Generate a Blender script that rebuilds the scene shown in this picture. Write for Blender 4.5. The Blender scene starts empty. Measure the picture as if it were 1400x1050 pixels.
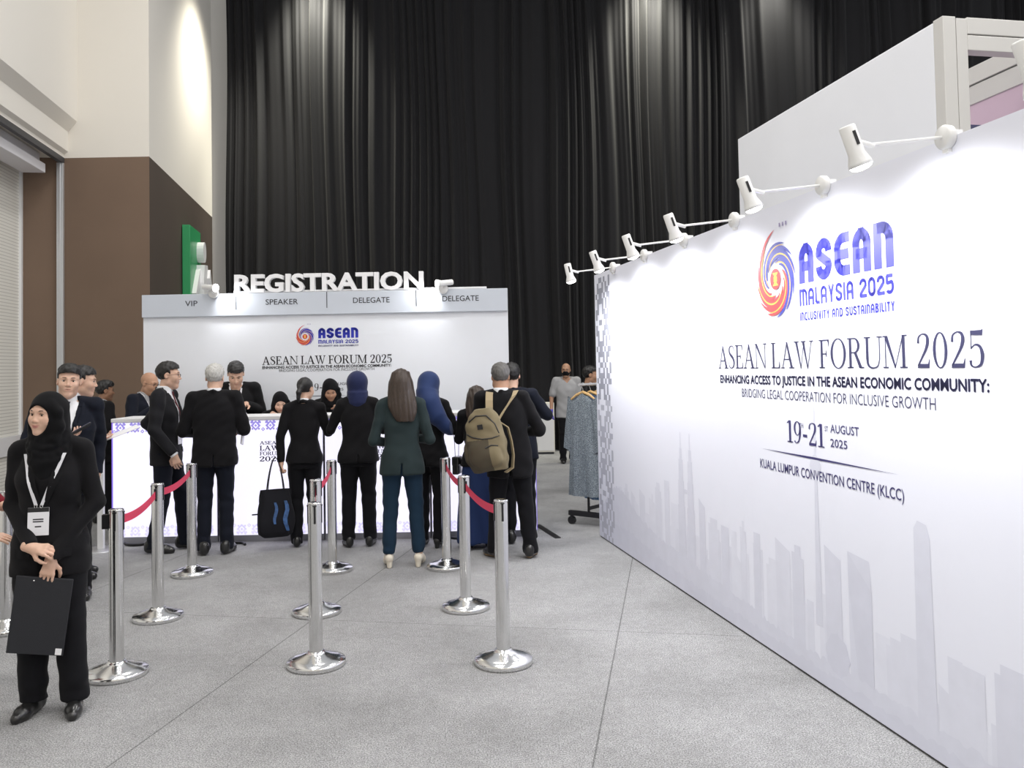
import bpy, bmesh, math, random
import numpy as np
from mathutils import Vector, Matrix
R = math.radians
C = bpy.context.scene.collection
SC = bpy.context.scene
random.seed(7)

# ------------------------------------------------------------------ camera
CAM_H, F_PX, PY = 1.64, 1160.0, 462.4
pitch, roll = 0.033237, 0.018759
fw = Vector((0, math.cos(pitch), math.sin(pitch)))
rt = Vector((1, 0, 0)); up = rt.cross(fw)
r2 = rt * math.cos(roll) - up * math.sin(roll)
u2 = rt * math.sin(roll) + up * math.cos(roll)
cam_d = bpy.data.cameras.new('camera'); cam = bpy.data.objects.new('camera', cam_d); C.objects.link(cam)
cam_d.sensor_fit = 'HORIZONTAL'; cam_d.sensor_width = 36; cam_d.lens = F_PX / 1400 * 36
cam_d.shift_y = (PY - 525) / 1400; cam_d.clip_start = .05; cam_d.clip_end = 200
cam.matrix_world = Matrix(((r2.x, u2.x, -fw.x, 0), (r2.y, u2.y, -fw.y, 0), (r2.z, u2.z, -fw.z, CAM_H), (0, 0, 0, 1)))
SC.camera = cam
# ------------------------------------------------------------------ world, hall lamps, exposure
SC.view_settings.view_transform = 'Standard'; SC.view_settings.look = 'None'
SC.view_settings.gamma = 1; SC.view_settings.exposure = 0.0; SC.view_settings.use_curve_mapping = False
wd = bpy.data.worlds.new('hall_ambient'); SC.world = wd; wd.use_nodes = True
wd.node_tree.nodes['Background'].inputs[0].default_value = (.94, .96, 1.0, 1)
wd.node_tree.nodes['Background'].inputs[1].default_value = .49
HALL_W = 145.0
def area_lamp(name, loc, size, power, col=(1, .975, .94), aim=None):
    l = bpy.data.lights.new(name, 'AREA'); l.shape = 'DISK'; l.size = size; l.energy = power; l.color = col
    o = bpy.data.objects.new(name, l); C.objects.link(o); o.location = loc
    d = (Vector(aim) - Vector(loc)) if aim else Vector((0, 0, -1))
    o.rotation_euler = d.to_track_quat('-Z', 'Y').to_euler(); return o
for ix in range(3):
    for iy in range(4):
        area_lamp('hall_ceiling_lamp', (-1.5 + ix * 5.2, -3.5 + iy * 4.2, 9.6), 1.3, HALL_W)
def spot_lamp(name, loc, aim, power, angle, blend=.6, size=.05, col=(1, .97, .92), parent=None):
    l = bpy.data.lights.new(name, 'SPOT'); l.energy = power; l.spot_size = R(angle); l.spot_blend = blend
    l.shadow_soft_size = size; l.color = col
    o = bpy.data.objects.new(name, l); C.objects.link(o); o.location = loc
    o.rotation_euler = (Vector(aim) - Vector(loc)).to_track_quat('-Z', 'Y').to_euler()
    if parent: o.parent = parent
    return o
# spotlights rigged above the drape and the column (they make the scallops of light)
spot_lamp('drape_spotlight', (-3.7, 16.0, 9.55), (-3.75, 16.42, 7.6), 2200, 72, 1, .3, (1, .97, .82))
spot_lamp('drape_spotlight', (2.75, 16.0, 9.55), (2.8, 16.42, 7.6), 2400, 72, 1, .3, (1, .97, .82))
spot_lamp('drape_spotlight', (5.2, 16.0, 9.55), (5.2, 16.42, 7.6), 900, 72, 1, .3, (1, .97, .85))
spot_lamp('column_spotlight', (-4.1, 14.6, 8.1), (-5.4, 14.7, 5.6), 560, 120, 1, .35, (1, .95, .80))
# ------------------------------------------------------------------ helpers
def mat(name, col, rough=.6, metal=0, spec=.5, emit=None, estr=0, bump=None, sheen=0, vary=None, coat=0):
    m = bpy.data.materials.new(name); m.use_nodes = True; nt = m.node_tree; b = nt.nodes['Principled BSDF']
    b.inputs['Base Color'].default_value = (*col, 1); b.inputs['Roughness'].default_value = rough
    b.inputs['Metallic'].default_value = metal; b.inputs['Specular IOR Level'].default_value = spec
    if sheen: b.inputs['Sheen Weight'].default_value = sheen; b.inputs['Sheen Roughness'].default_value = .5
    if coat: b.inputs['Coat Weight'].default_value = coat
    if emit: b.inputs['Emission Color'].default_value = (*emit, 1); b.inputs['Emission Strength'].default_value = estr
    if bump or vary:
        tc = nt.nodes.new('ShaderNodeTexCoord')
        n = nt.nodes.new('ShaderNodeTexNoise'); n.inputs['Scale'].default_value = (bump or vary)[0]; n.inputs['Detail'].default_value = 4
        nt.links.new(tc.outputs['Object'], n.inputs['Vector'])
        if bump:
            bp = nt.nodes.new('ShaderNodeBump'); bp.inputs['Strength'].default_value = bump[1]; bp.inputs['Distance'].default_value = .01
            nt.links.new(n.outputs[0], bp.inputs['Height']); nt.links.new(bp.outputs[0], b.inputs['Normal'])
        if vary:
            n2 = nt.nodes.new('ShaderNodeTexNoise'); n2.inputs['Scale'].default_value = vary[0]; n2.inputs['Detail'].default_value = 5
            nt.links.new(tc.outputs['Object'], n2.inputs['Vector'])
            cr = nt.nodes.new('ShaderNodeValToRGB'); cr.color_ramp.elements[0].position = .3; cr.color_ramp.elements[1].position = .7
            cr.color_ramp.elements[0].color = (*[c * (1 - vary[1]) for c in col], 1); cr.color_ramp.elements[1].color = (*[min(1, c * (1 + vary[1])) for c in col], 1)
            nt.links.new(n2.outputs[0], cr.inputs[0]); nt.links.new(cr.outputs[0], b.inputs['Base Color'])
    return m

class MB:
    def __init__(s): s.v = []; s.f = []; s.mi = []; s.sm = []
    def poly(s, pts, mi=0, smooth=False):
        k = len(s.v); s.v += [tuple(p) for p in pts]; s.f.append(tuple(range(k, k + len(pts)))); s.mi.append(mi); s.sm.append(smooth)
    def grid(s, rows, mi=0, closed=False, smooth=True):
        k = len(s.v); n = len(rows[0])
        for r in rows: s.v += [tuple(p) for p in r]
        for i in range(len(rows) - 1):
            for j in range(n if closed else n - 1):
                a = k + i * n + j; b = k + i * n + (j + 1) % n
                s.f.append((a, b, b + n, a + n)); s.mi.append(mi); s.sm.append(smooth)
        return k
    def box(s, lo, hi, mi=0, M=None):
        x0, y0, z0 = lo; x1, y1, z1 = hi
        P = [Vector(p) for p in ((x0, y0, z0), (x1, y0, z0), (x1, y1, z0), (x0, y1, z0), (x0, y0, z1), (x1, y0, z1), (x1, y1, z1), (x0, y1, z1))]
        if M: P = [M @ p for p in P]
        k = len(s.v); s.v += [tuple(p) for p in P]
        for f in ((0, 3, 2, 1), (4, 5, 6, 7), (0, 1, 5, 4), (1, 2, 6, 5), (2, 3, 7, 6), (3, 0, 4, 7)):
            s.f.append(tuple(k + i for i in f)); s.mi.append(mi); s.sm.append(False)
    def tube(s, pts, r, n=10, mi=0, caps=True):
        pts = [Vector(p) for p in pts]; rows = []; ref = None
        for i, p in enumerate(pts):
            d = (pts[min(i + 1, len(pts) - 1)] - pts[max(i - 1, 0)]).normalized()
            if ref is None: ref = d.orthogonal().normalized()
            a = (ref - d * ref.dot(d)).normalized(); ref = a; b = d.cross(a)
            rr = r[i] if isinstance(r, (list, tuple)) else r
            rows.append([p + (a * math.cos(t) + b * math.sin(t)) * rr for t in [2 * math.pi * q / n for q in range(n)]])
        s.grid(rows, mi, True)
        if caps: s.poly(rows[0][::-1], mi); s.poly(rows[-1], mi)
    def lathe(s, prof, n=32, mi=0, c=(0, 0, 0)):
        rows = [[(c[0] + r * math.cos(2 * math.pi * q / n), c[1] + r * math.sin(2 * math.pi * q / n), c[2] + z) for q in range(n)] for r, z in prof]
        s.grid(rows, mi, True)
        if prof[0][0] > 1e-6: s.poly(rows[0][::-1], mi)
        if prof[-1][0] > 1e-6: s.poly(rows[-1], mi)
    def prism(s, pts2, y0, y1, mi=0):     # outline in the XZ plane given thickness along Y
        a = [(x, y0, z) for x, z in pts2]; b = [(x, y1, z) for x, z in pts2]; n = len(a)
        s.poly(a, mi); s.poly(b[::-1], mi)
        for i in range(n): s.poly((a[i], b[i], b[(i + 1) % n], a[(i + 1) % n]), mi)
    def build(s, name, mats, parent=None, M=None, bevel=0):
        me = bpy.data.meshes.new(name); me.from_pydata(s.v, [], s.f)
        for m in (mats if isinstance(mats, (list, tuple)) else [mats]): me.materials.append(m)
        me.polygons.foreach_set('material_index', s.mi); me.polygons.foreach_set('use_smooth', s.sm); me.update()
        o = bpy.data.objects.new(name, me); C.objects.link(o)
        if parent: o.parent = parent
        if M: o.matrix_local = M
        if bevel:
            bm = bmesh.new(); bm.from_mesh(me); bmesh.ops.remove_doubles(bm, verts=bm.verts, dist=1e-5)
            bmesh.ops.bevel(bm, geom=[e for e in bm.edges if len(e.link_faces) == 2 and e.calc_face_angle(0) > .6], offset=bevel, segments=2, affect='EDGES', profile=.5)
            bm.to_mesh(me); bm.free()
        return o

def tag(o, label=None, cat=None, group=None, kind=None):
    if label: o['label'] = label
    if cat: o['category'] = cat
    if group: o['group'] = group
    if kind: o['kind'] = kind
    return o
def struct(o): o['kind'] = 'structure'; return o
def empty(name, M, label, cat, group=None):
    o = bpy.data.objects.new(name, None); C.objects.link(o); o.empty_display_size = .1
    o.matrix_world = M if isinstance(M, Matrix) else Matrix.Translation(M)
    return tag(o, label, cat, group)
def copy_tree(o, parent=None):
    c = o.copy(); C.objects.link(c); c.parent = parent
    for ch in [q for q in list(C.objects) if q.parent == o]: copy_tree(ch, c)
    return c
def frame(o, xdir, z=0):               # local X along xdir, local Z up, local Y = Z x X
    x = Vector((xdir[0], xdir[1], 0)).normalized(); y = Vector((0, 0, 1)).cross(x)
    return Matrix(((x.x, y.x, 0, o[0]), (x.y, y.y, 0, o[1]), (0, 0, 1, z), (0, 0, 0, 1)))

# ---- lettering: sans text from the built-in font, fitted to a box
def text_mesh(s, bold=0, extrude=0):
    cu = bpy.data.curves.new('t', 'FONT'); cu.body = s; cu.offset = bold; cu.extrude = extrude; cu.resolution_u = 3
    o = bpy.data.objects.new('t', cu); me = bpy.data.meshes.new_from_object(o)
    v = np.array([p.co[:] for p in me.vertices]); f = [tuple(p.vertices) for p in me.polygons]
    bpy.data.objects.remove(o); bpy.data.curves.remove(cu); bpy.data.meshes.remove(me)
    return v, f
HCAP = {}
def text(parent, s, x0, x1, z0, cap, m, bold=0, y=-.003, name='lettering', M=None, smear=0):
    v, f = text_mesh(s, bold)
    if bold not in HCAP: h = text_mesh('H', bold)[0]; HCAP[bold] = (h[:, 1].min(), h[:, 1].max())
    lo, hi = v[:, 0].min(), v[:, 0].max(); a, b = HCAP[bold]
    mb = MB(); mb.v = [(x0 + (p[0] - lo) / (hi - lo) * (x1 - x0), y, z0 + (p[1] - a) / (b - a) * cap) for p in v]
    mb.f = list(f)
    if smear:
        n, V0 = len(mb.v), list(mb.v)
        for k, (dx, dz) in enumerate(((-1, 0), (1, 0), (0, -1), (0, 1))):
            mb.v += [(q[0] + dx * smear * cap, q[1], q[2] + dz * smear * cap) for q in V0]; mb.f += [tuple(i + n * (k + 1) for i in t) for t in f]
    mb.mi = [0] * len(mb.f); mb.sm = [False] * len(mb.f)
    return mb.build(name, m, parent, M)

# ---- serif capitals, drawn as outlines (cap height 1)
def _brush(P, n=7):
    pts = [Vector(p) for p in P]; out = []
    for i in range(len(pts) - 1):
        p0, p1, p2, p3 = pts[max(i - 1, 0)], pts[i], pts[i + 1], pts[min(i + 2, len(pts) - 1)]
        for k in range(n + (i == len(pts) - 2)):
            t = k / n
            out.append(.5 * ((2 * p1) + (p2 - p0) * t + (2 * p0 - 5 * p1 + 4 * p2 - p3) * t * t + (3 * p1 - p0 - 3 * p2 + p3) * t ** 3))
    L, Rr = [], []
    for i, q in enumerate(out):
        d = out[min(i + 1, len(out) - 1)] - out[max(i - 1, 0)]; d = Vector((d.x, d.y)).normalized(); nrm = Vector((-d.y, d.x))
        c = Vector((q.x, q.y)); L.append(c + nrm * q.z / 2); Rr.append(c - nrm * q.z / 2)
    return [[L[i], L[i + 1], Rr[i + 1], Rr[i]] for i in range(len(L) - 1)]
def _rect(x0, y0, x1, y1): return [[(x0, y0), (x1, y0), (x1, y1), (x0, y1)]]
def _ring(cx, cy, rx, ry, tx, ty, a0=0, a1=360, n=28):
    o = []
    for k in range(n):
        a, b = R(a0 + (a1 - a0) * k / n), R(a0 + (a1 - a0) * (k + 1) / n)
        o.append([(cx + rx * math.cos(a), cy + ry * math.sin(a)), (cx + rx * math.cos(b), cy + ry * math.sin(b)),
                  (cx + (rx - tx) * math.cos(b), cy + (ry - ty) * math.sin(b)), (cx + (rx - tx) * math.cos(a), cy + (ry - ty) * math.sin(a))])
    return o
S_ = .04
SERIF = {
 'A': (.95, [[(.09, 0), (.14, 0), (.47, .88), (.44, 1.0)], [(.40, 1.0), (.50, 1.0), (.87, 0), (.71, 0)]] + _rect(.24, .32, .66, .36) + _rect(0, 0, .26, S_) + _rect(.6, 0, .96, S_)),
 'S': (.66, _brush([(.55, .74, .03), (.50, .92, .05), (.33, .98, .04), (.15, .92, .07), (.105, .76, .11), (.22, .6, .13), (.42, .47, .14), (.535, .31, .13), (.51, .12, .09), (.33, .02, .04), (.12, .08, .05), (.07, .29, .03)]) ),
 'E': (.72, _rect(.1, 0, .23, 1) + _rect(0, 1 - S_, .64, 1) + _rect(0, 0, .68, S_) + _rect(.2, .5, .47, .54) + [[(.64, 1), (.64, .76), (.615, .76), (.55, .97)], [(.68, 0), (.68, .26), (.655, .26), (.58, .03)], [(.48, .40), (.48, .65), (.455, .65), (.41, .52), (.455, .4)]]),
 'N': (.98, _rect(.1, 0, .145, 1) + [[(.05, 1), (.2, 1), (.86, 0), (.80, 0)]] + _rect(.815, 0, .86, 1) + _rect(0, 0, .26, S_) + _rect(0, 1 - S_, .2, 1) + _rect(.7, 1 - S_, .97, 1)),
 'L': (.7, _rect(.1, 0, .23, 1) + _rect(0, 1 - S_, .34, 1) + _rect(0, 0, .65, S_) + [[(.65, 0), (.65, .28), (.625, .28), (.55, .03)]]),
 'W': (1.3, [[(.08, 1), (.23, 1), (.48, .02), (.43, -.02)], [(.43, -.02), (.46, -.02), (.68, .9), (.64, .9)], [(.55, 1), (.7, 1), (.93, .02), (.88, -.02)], [(.88, -.02), (.92, -.02), (1.2, 1), (1.155, 1)]] + _rect(0, 1 - S_, .34, 1) + _rect(.48, 1 - S_, .8, 1) + _rect(1.04, 1 - S_, 1.3, 1)),
 'F': (.66, _rect(.1, 0, .23, 1) + _rect(0, 1 - S_, .62, 1) + _rect(0, 0, .34, S_) + _rect(.2, .48, .46, .52) + [[(.62, 1), (.62, .74), (.595, .74), (.53, .97)], [(.47, .38), (.47, .63), (.445, .63), (.4, .5), (.445, .38)]]),
 'O': (.96, _ring(.46, .5, .45, .52, .135, .035)),
 'R': (.88, _rect(.1, 0, .23, 1) + _rect(0, 1 - S_, .4, 1) + _rect(0, 0, .34, S_) + _ring(.38, .745, .3, .255, .13, .04, -90, 90) + _rect(.2, .49, .4, .53) + [[(.36, .51), (.5, .51), (.8, .02), (.64, 0)]] + _rect(.64, 0, .9, S_)),
 'U': (.93, _rect(.1, .3, .23, 1) + _rect(.765, .3, .81, 1) + _brush([(.165, .32, .13), (.2, .12, .1), (.34, .02, .06), (.52, .01, .04), (.70, .08, .05), (.787, .3, .045)]) + _rect(0, 1 - S_, .34, 1) + _rect(.66, 1 - S_, .93, 1)),
 'M': (1.16, _rect(.1, 0, .145, 1) + [[(.07, 1), (.23, 1), (.6, .06), (.55, 0)], [(.55, 0), (.58, 0), (.98, 1), (.93, 1)]] + _rect(.9, 0, 1.03, 1) + _rect(0, 0, .26, S_) + _rect(0, 1 - S_, .2, 1) + _rect(.79, 0, 1.14, S_) + _rect(.92, 1 - S_, 1.14, 1)),
 '2': (.64, _brush([(.1, .72, .1), (.13, .9, .06), (.3, .985, .035), (.47, .92, .1), (.5, .74, .13), (.42, .54, .1), (.25, .3, .07), (.07, .06, .05)]) + [[(.05, 0), (.55, 0), (.575, .26), (.55, .26), (.5, .12), (.09, .12)]]),
 '0': (.68, _ring(.33, .5, .29, .515, .115, .035)),
 '5': (.64, [[(.11, 1), (.5, 1.0), (.56, 1.04), (.53, .86), (.11, .88)]] + _rect(.11, .5, .145, 1) + _brush([(.12, .52, .03), (.28, .62, .04), (.45, .55, .09), (.52, .33, .13), (.46, .1, .09), (.27, .02, .035), (.12, .07, .06), (.1, .2, .1)])),
 '1': (.5, _rect(.18, 0, .33, 1) + _rect(.05, 0, .46, .05) + [[(.18, 1), (.18, .9), (.04, .86), (.04, .9)]]),
 '9': (.66, _ring(.31, .68, .26, .32, .12, .035) + _brush([(.51, .66, .12), (.5, .4, .11), (.4, .12, .08), (.22, .02, .04), (.09, .1, .09)])),
 '-': (.42, _rect(.06, .33, .36, .45)),
 ' ': (.3, []),
}
def glyph_text(parent, s, glyphs, x0, x1, z0, cap, m, y=-.003, gap=.03, name='lettering', M=None, smear=0):
    x = 0; polys = []
    for ch in s:
        w, P = glyphs[ch]
        polys += [[(q[0] + x, q[1]) for q in p] for p in P]; x += w + gap
    xs = [q[0] for p in polys for q in p]; lo, hi = min(xs), max(xs); mb = MB()
    if smear: polys = [[(q[0] + a * smear, q[1] + b * smear) for q in p] for a, b in ((-1, 0), (1, 0), (0, -1), (0, 1)) for p in polys]
    for p in polys: mb.poly([(x0 + (q[0] - lo) / (hi - lo) * (x1 - x0), y, z0 + q[1] * cap) for q in p])
    return mb.build(name, m, parent, M)

# ---- rounded square capitals of the emblem's wordmark (stroke weight w)
def _stroke(pts, w):
    pts = [Vector(p) for p in pts]; o = []
    for i in range(len(pts) - 1):
        d = (pts[i + 1] - pts[i]).normalized(); n = Vector((-d.y, d.x)) * w / 2
        e0 = d * (w * .2 if i else 0); e1 = d * (w * .2 if i < len(pts) - 2 else 0)
        a, b = pts[i] - e0, pts[i + 1] + e1
        o.append([a + n, b + n, b - n, a - n])
    return o
def _arc(cx, cy, r, a0, a1, n=8, ry=None):
    return [(cx + r * math.cos(R(a0 + (a1 - a0) * k / n)), cy + (ry or r) * math.sin(R(a0 + (a1 - a0) * k / n))) for k in range(n + 1)]
def tech(w):
    h = w / 2; W = .62; r = .24; x0, x1, y0, y1 = h, W - h, h, 1 - h
    st = lambda *p: _stroke(list(p), w)
    g = {}
    g['A'] = (W, st((x0, 0), (x0, y1 - r), *_arc(x0 + r, y1 - r, r, 180, 90), *_arc(x1 - r, y1 - r, r, 90, 0), (x1, 0)) + st((x0, .42), (x1, .42)))
    g['N'] = (W, st((x0, 0), (x0, 1)) + st((x0, y1), (x1 - r, y1), *_arc(x1 - r, y1 - r, r, 90, 0), (x1, 0)))
    g['M'] = (W * 1.35, st((x0, 0), (x0, 1)) + st((x0, y1), (W * 1.35 - h - r, y1), *_arc(W * 1.35 - h - r, y1 - r, r, 90, 0), (W * 1.35 - h, 0)) + st((W * .675, 0), (W * .675, y1)))
    S = [(x1, .72), *_arc(x1 - .18, y1 - .16, .18, 20, 90, 5, .16), *_arc(x0 + .2, .73, .2, 90, 270, 9, y1 - .73), *_arc(x1 - .2, .27, .2, 90, -90, 9, .27 - y0), *_arc(x0 + .18, y0 + .16, .18, 270, 200, 5, .16)]
    S = [(x1, .76), *_arc(x1 - .2, y1 - .16, .2, 0, 90, 5, .16), *_arc(x0 + .2, y1 - .2, .2, 90, 180, 5), (x0, .62), (x1, .38), *_arc(x1 - .2, y0 + .2, .2, 0, -90, 5), *_arc(x0 + .2, y0 + .16, .2, 270, 180, 5, .16), (x0, .24)]
    g['S'] = (W, st(*S))
    g['E'] = (W * .92, st((W * .92, y1), (x0 + r, y1), *_arc(x0 + r, y1 - r, r, 90, 180), (x0, y0 + r), *_arc(x0 + r, y0 + r, r, 180, 270), (W * .92, y0)) + st((x0, .5), (W * .85, .5)))
    g['L'] = (W * .75, st((x0, 1), (x0, y0 + .1), (x0 + .1, y0), (W * .75, y0)))
    g['Y'] = (W, st((x0, 1), (W / 2, .45), (W / 2, 0)) + st((x1, 1), (W / 2, .45)))
    g['I'] = (w, st((h, 0), (h, 1)))
    g['2'] = (W, st((x0, .74), *_arc(x0 + .2, y1 - .2, .2, 180, 90, 5), *_arc(x1 - .2, y1 - .2, .2, 90, 0, 5), (x1, .62), (x0, .2), (x0, y0), (W, y0)))
    g['0'] = (W, st((x0, y0 + r), (x0, y1 - r), *_arc(x0 + r, y1 - r, r, 180, 90), *_arc(x1 - r, y1 - r, r, 90, 0), (x1, y0 + r), *_arc(x1 - r, y0 + r, r, 0, -90), *_arc(x0 + r, y0 + r, r, 270, 180)))
    g['5'] = (W, st((x1, y1), (x0, y1), (x0, .55), (x1 - .2, .58), *_arc(x1 - .2, y0 + .28, .2, 60, -90, 8, .28), *_arc(x0 + .16, y0 + .12, .16, 270, 190, 4, .12)))
    g['C'] = (W * .9, st((W * .9, y1), (x0 + r, y1), *_arc(x0 + r, y1 - r, r, 90, 180), (x0, y0 + r), *_arc(x0 + r, y0 + r, r, 180, 270), (W * .9, y0)))
    g['U'] = (W, st((x0, 1), (x0, y0 + r), *_arc(x0 + r, y0 + r, r, 180, 270), *_arc(x1 - r, y0 + r, r, -90, 0), (x1, 1)))
    g['V'] = (W, st((x0, 1), (W / 2, 0), (x1, 1)))
    g['T'] = (W * .85, st((0, y1), (W * .85, y1)) + st((W * .425, 0), (W * .425, 1)))
    g['D'] = (W, st((x0, 0), (x0, 1)) + st((x0, y1), (x1 - r, y1), *_arc(x1 - r, y1 - r, r, 90, 0), (x1, y0 + r), *_arc(x1 - r, y0 + r, r, 0, -90), (x0, y0)))
    g['B'] = (W, st((x0, 0), (x0, 1)) + st((x0, y1), (x1 - .2, y1), *_arc(x1 - .2, .75, .18, 90, -90, 6, y1 - .75), (x0, .52)) + st((x1 - .2, .52), *_arc(x1 - .2, .27, .2, 90, -90, 6, .27 - y0), (x0, y0)))
    g[' '] = (W * .5, [])
    return g

def emblem(parent, cx, cz, r, mats, y=-.003):    # swirl of tapered ribbons round a sheaf disc; mats: red, blue, yellow, lilac
    mb = MB()
    for k in range(12):
        a0 = R(90 + k * 30)
        blue = k >= 6
        for sub, (w, mi) in enumerate(((.135, 1 if blue else 0), (.045, 2))):
            if sub and k % 2 == 0: continue
            n = 14; L, Q = [], []
            for i in range(n + 1):
                t = i / n; rr = r * (.42 + .58 * t ** .9) if k else r * (.42 + .86 * t)
                a = a0 + R(-115) * t if False else a0 + R(150) * (1 - t) ** 1.15
                ww = r * w * math.sin(math.pi * min(1, t * .93 + .07)) ** .8 + .002 * r
                c = Vector((math.cos(a), math.sin(a))) * (rr - sub * r * .05)
                L.append(c * (1 + ww / 2 / max(rr, 1e-4))); Q.append(c * (1 - ww / 2 / max(rr, 1e-4)))
            yy = y - .0002 * sub - .00001 * k
            for i in range(n): mb.poly([(cx + p.x, yy, cz + p.y) for p in (L[i], L[i + 1], Q[i + 1], Q[i])], mi)
    def disc(rad, mi, yy): mb.poly([(cx + rad * math.cos(2 * math.pi * q / 28), yy, cz + rad * math.sin(2 * math.pi * q / 28)) for q in range(28)], mi)
    disc(r * .27, 0, y - .0005)
    for s in (-1, 1):
        mb.poly([(cx, y - .0007, cz + r * .03 * s), (cx + r * .15, y - .0007, cz + s * r * .17), (cx - r * .15, y - .0007, cz + s * r * .17)], 2)
    mb.poly([(cx + a * r * .09, y - .0007, cz + b * r * .07) for a, b in ((-1, -1), (1, -1), (1, 1), (-1, 1))], 2)
    for k in range(3): 
        x = cx + r * (.28 + .16 * k); mb.poly([(x + .03 * r * a, y, cz + r * 1.36 + .05 * r * b) for a, b in ((-1, -1), (1, -1), (1, 1), (-1, 1))], 3)
    return mb.build('emblem', mats, parent)
# ------------------------------------------------------------------ materials of the hall
def carpet_mat():
    m = bpy.data.materials.new('grey carpet'); m.use_nodes = True; nt = m.node_tree; N = nt.nodes; L = nt.links; b = N['Principled BSDF']
    b.inputs['Roughness'].default_value = .95; b.inputs['Specular IOR Level'].default_value = .15
    tc = N.new('ShaderNodeTexCoord')
    def noise(sc, det=3, rough=.6):
        n = N.new('ShaderNodeTexNoise'); n.inputs['Scale'].default_value = sc; n.inputs['Detail'].default_value = det; n.inputs['Roughness'].default_value = rough
        L.new(tc.outputs['Object'], n.inputs['Vector']); return n
    def ramp(src, p0, c0, p1, c1):
        r = N.new('ShaderNodeValToRGB'); e = r.color_ramp.elements; e[0].position = p0; e[1].position = p1
        e[0].color = (*c0, 1); e[1].color = (*c1, 1); L.new(src, r.inputs[0]); return r
    def mul(a, bb):
        x = N.new('ShaderNodeMix'); x.data_type = 'RGBA'; x.blend_type = 'MULTIPLY'; x.inputs[0].default_value = 1
        L.new(a, x.inputs[6]); L.new(bb, x.inputs[7]); return x.outputs[2]
    fine = ramp(noise(150, 4, .7).outputs[0], .36, (.15, .15, .155), .66, (.62, .62, .622))
    mid = ramp(noise(22, 4).outputs[0], .35, (.86, .86, .86), .65, (1, 1, 1))
    big = ramp(noise(1.1, 5).outputs[0], .35, (.76, .76, .755), .62, (1, 1, 1))
    # seams between the carpet rolls, and the cross joins
    sep = N.new('ShaderNodeSeparateXYZ'); mp = N.new('ShaderNodeMapping'); mp.inputs['Rotation'].default_value = (0, 0, R(10.5)); mp.inputs['Location'].default_value = (.35, 0, 0)
    L.new(tc.outputs['Object'], mp.inputs['Vector']); L.new(mp.outputs[0], sep.inputs[0])
    def seam(out, period, half):
        a = N.new('ShaderNodeMath'); a.operation = 'PINGPONG'; a.inputs[1].default_value = period / 2; L.new(out, a.inputs[0])
        q = N.new('ShaderNodeMath'); q.operation = 'LESS_THAN'; q.inputs[1].default_value = half; L.new(a.outputs[0], q.inputs[0]); return q.outputs[0]
    s1 = seam(sep.outputs[0], 2.0, .004); s2 = seam(sep.outputs[1], 5.3, .003)
    mx = N.new('ShaderNodeMath'); mx.operation = 'MAXIMUM'; L.new(s1, mx.inputs[0]); L.new(s2, mx.inputs[1])
    sr = ramp(mx.outputs[0], 0, (1, 1, 1), 1, (.55, .55, .55))
    L.new(mul(mul(mul(fine.outputs[0], mid.outputs[0]), big.outputs[0]), sr.outputs[0]), b.inputs['Base Color'])
    bp = N.new('ShaderNodeBump'); bp.inputs['Strength'].default_value = .5; bp.inputs['Distance'].default_value = .006
    L.new(noise(160, 2).outputs[0], bp.inputs['Height']); L.new(bp.outputs[0], b.inputs['Normal'])
    return m
def shutter_mat():
    m = mat('slatted roller shutter', (.62, .60, .54), .5, bump=(3, .1)); nt = m.node_tree; b = nt.nodes['Principled BSDF']
    tc = nt.nodes.new('ShaderNodeTexCoord'); s = nt.nodes.new('ShaderNodeSeparateXYZ'); nt.links.new(tc.outputs['Object'], s.inputs[0])
    a = nt.nodes.new('ShaderNodeMath'); a.operation = 'PINGPONG'; a.inputs[1].default_value = .0215; nt.links.new(s.outputs[2], a.inputs[0])
    r = nt.nodes.new('ShaderNodeValToRGB'); r.color_ramp.elements[0].position = .002; r.color_ramp.elements[1].position = .0045
    r.color_ramp.elements[0].color = (.45, .44, .4, 1); r.color_ramp.elements[1].color = (.86, .85, .79, 1)
    nt.links.new(a.outputs[0], r.inputs[0]); nt.links.new(r.outputs[0], b.inputs['Base Color']); return m
M_beige = mat('cream wall paint', (.80, .765, .70), .8, bump=(2, .05))
M_brown = mat('brown fabric wall panel', (.185, .125, .088), .85, bump=(300, .15), vary=(.8, .08))
M_white = mat('white paint', (.8, .8, .81), .5)
M_alu = mat('satin aluminium', (.62, .63, .65), .35, .6)
M_track = mat('dark track', (.05, .05, .055), .5)
M_green = mat('green sign enamel', (.04, .36, .13), .35)
M_curtain = mat('black drape', (.019, .019, .021), .9, spec=.12, sheen=.06, bump=(60, .2))
M_black = mat('black plastic', (.012, .012, .014), .4)
# ------------------------------------------------------------------ floor
mb = MB(); mb.poly([(-14, -6, 0), (16, -6, 0), (16, 19, 0), (-14, 19, 0)]); struct(mb.build('floor', carpet_mat()))
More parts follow.
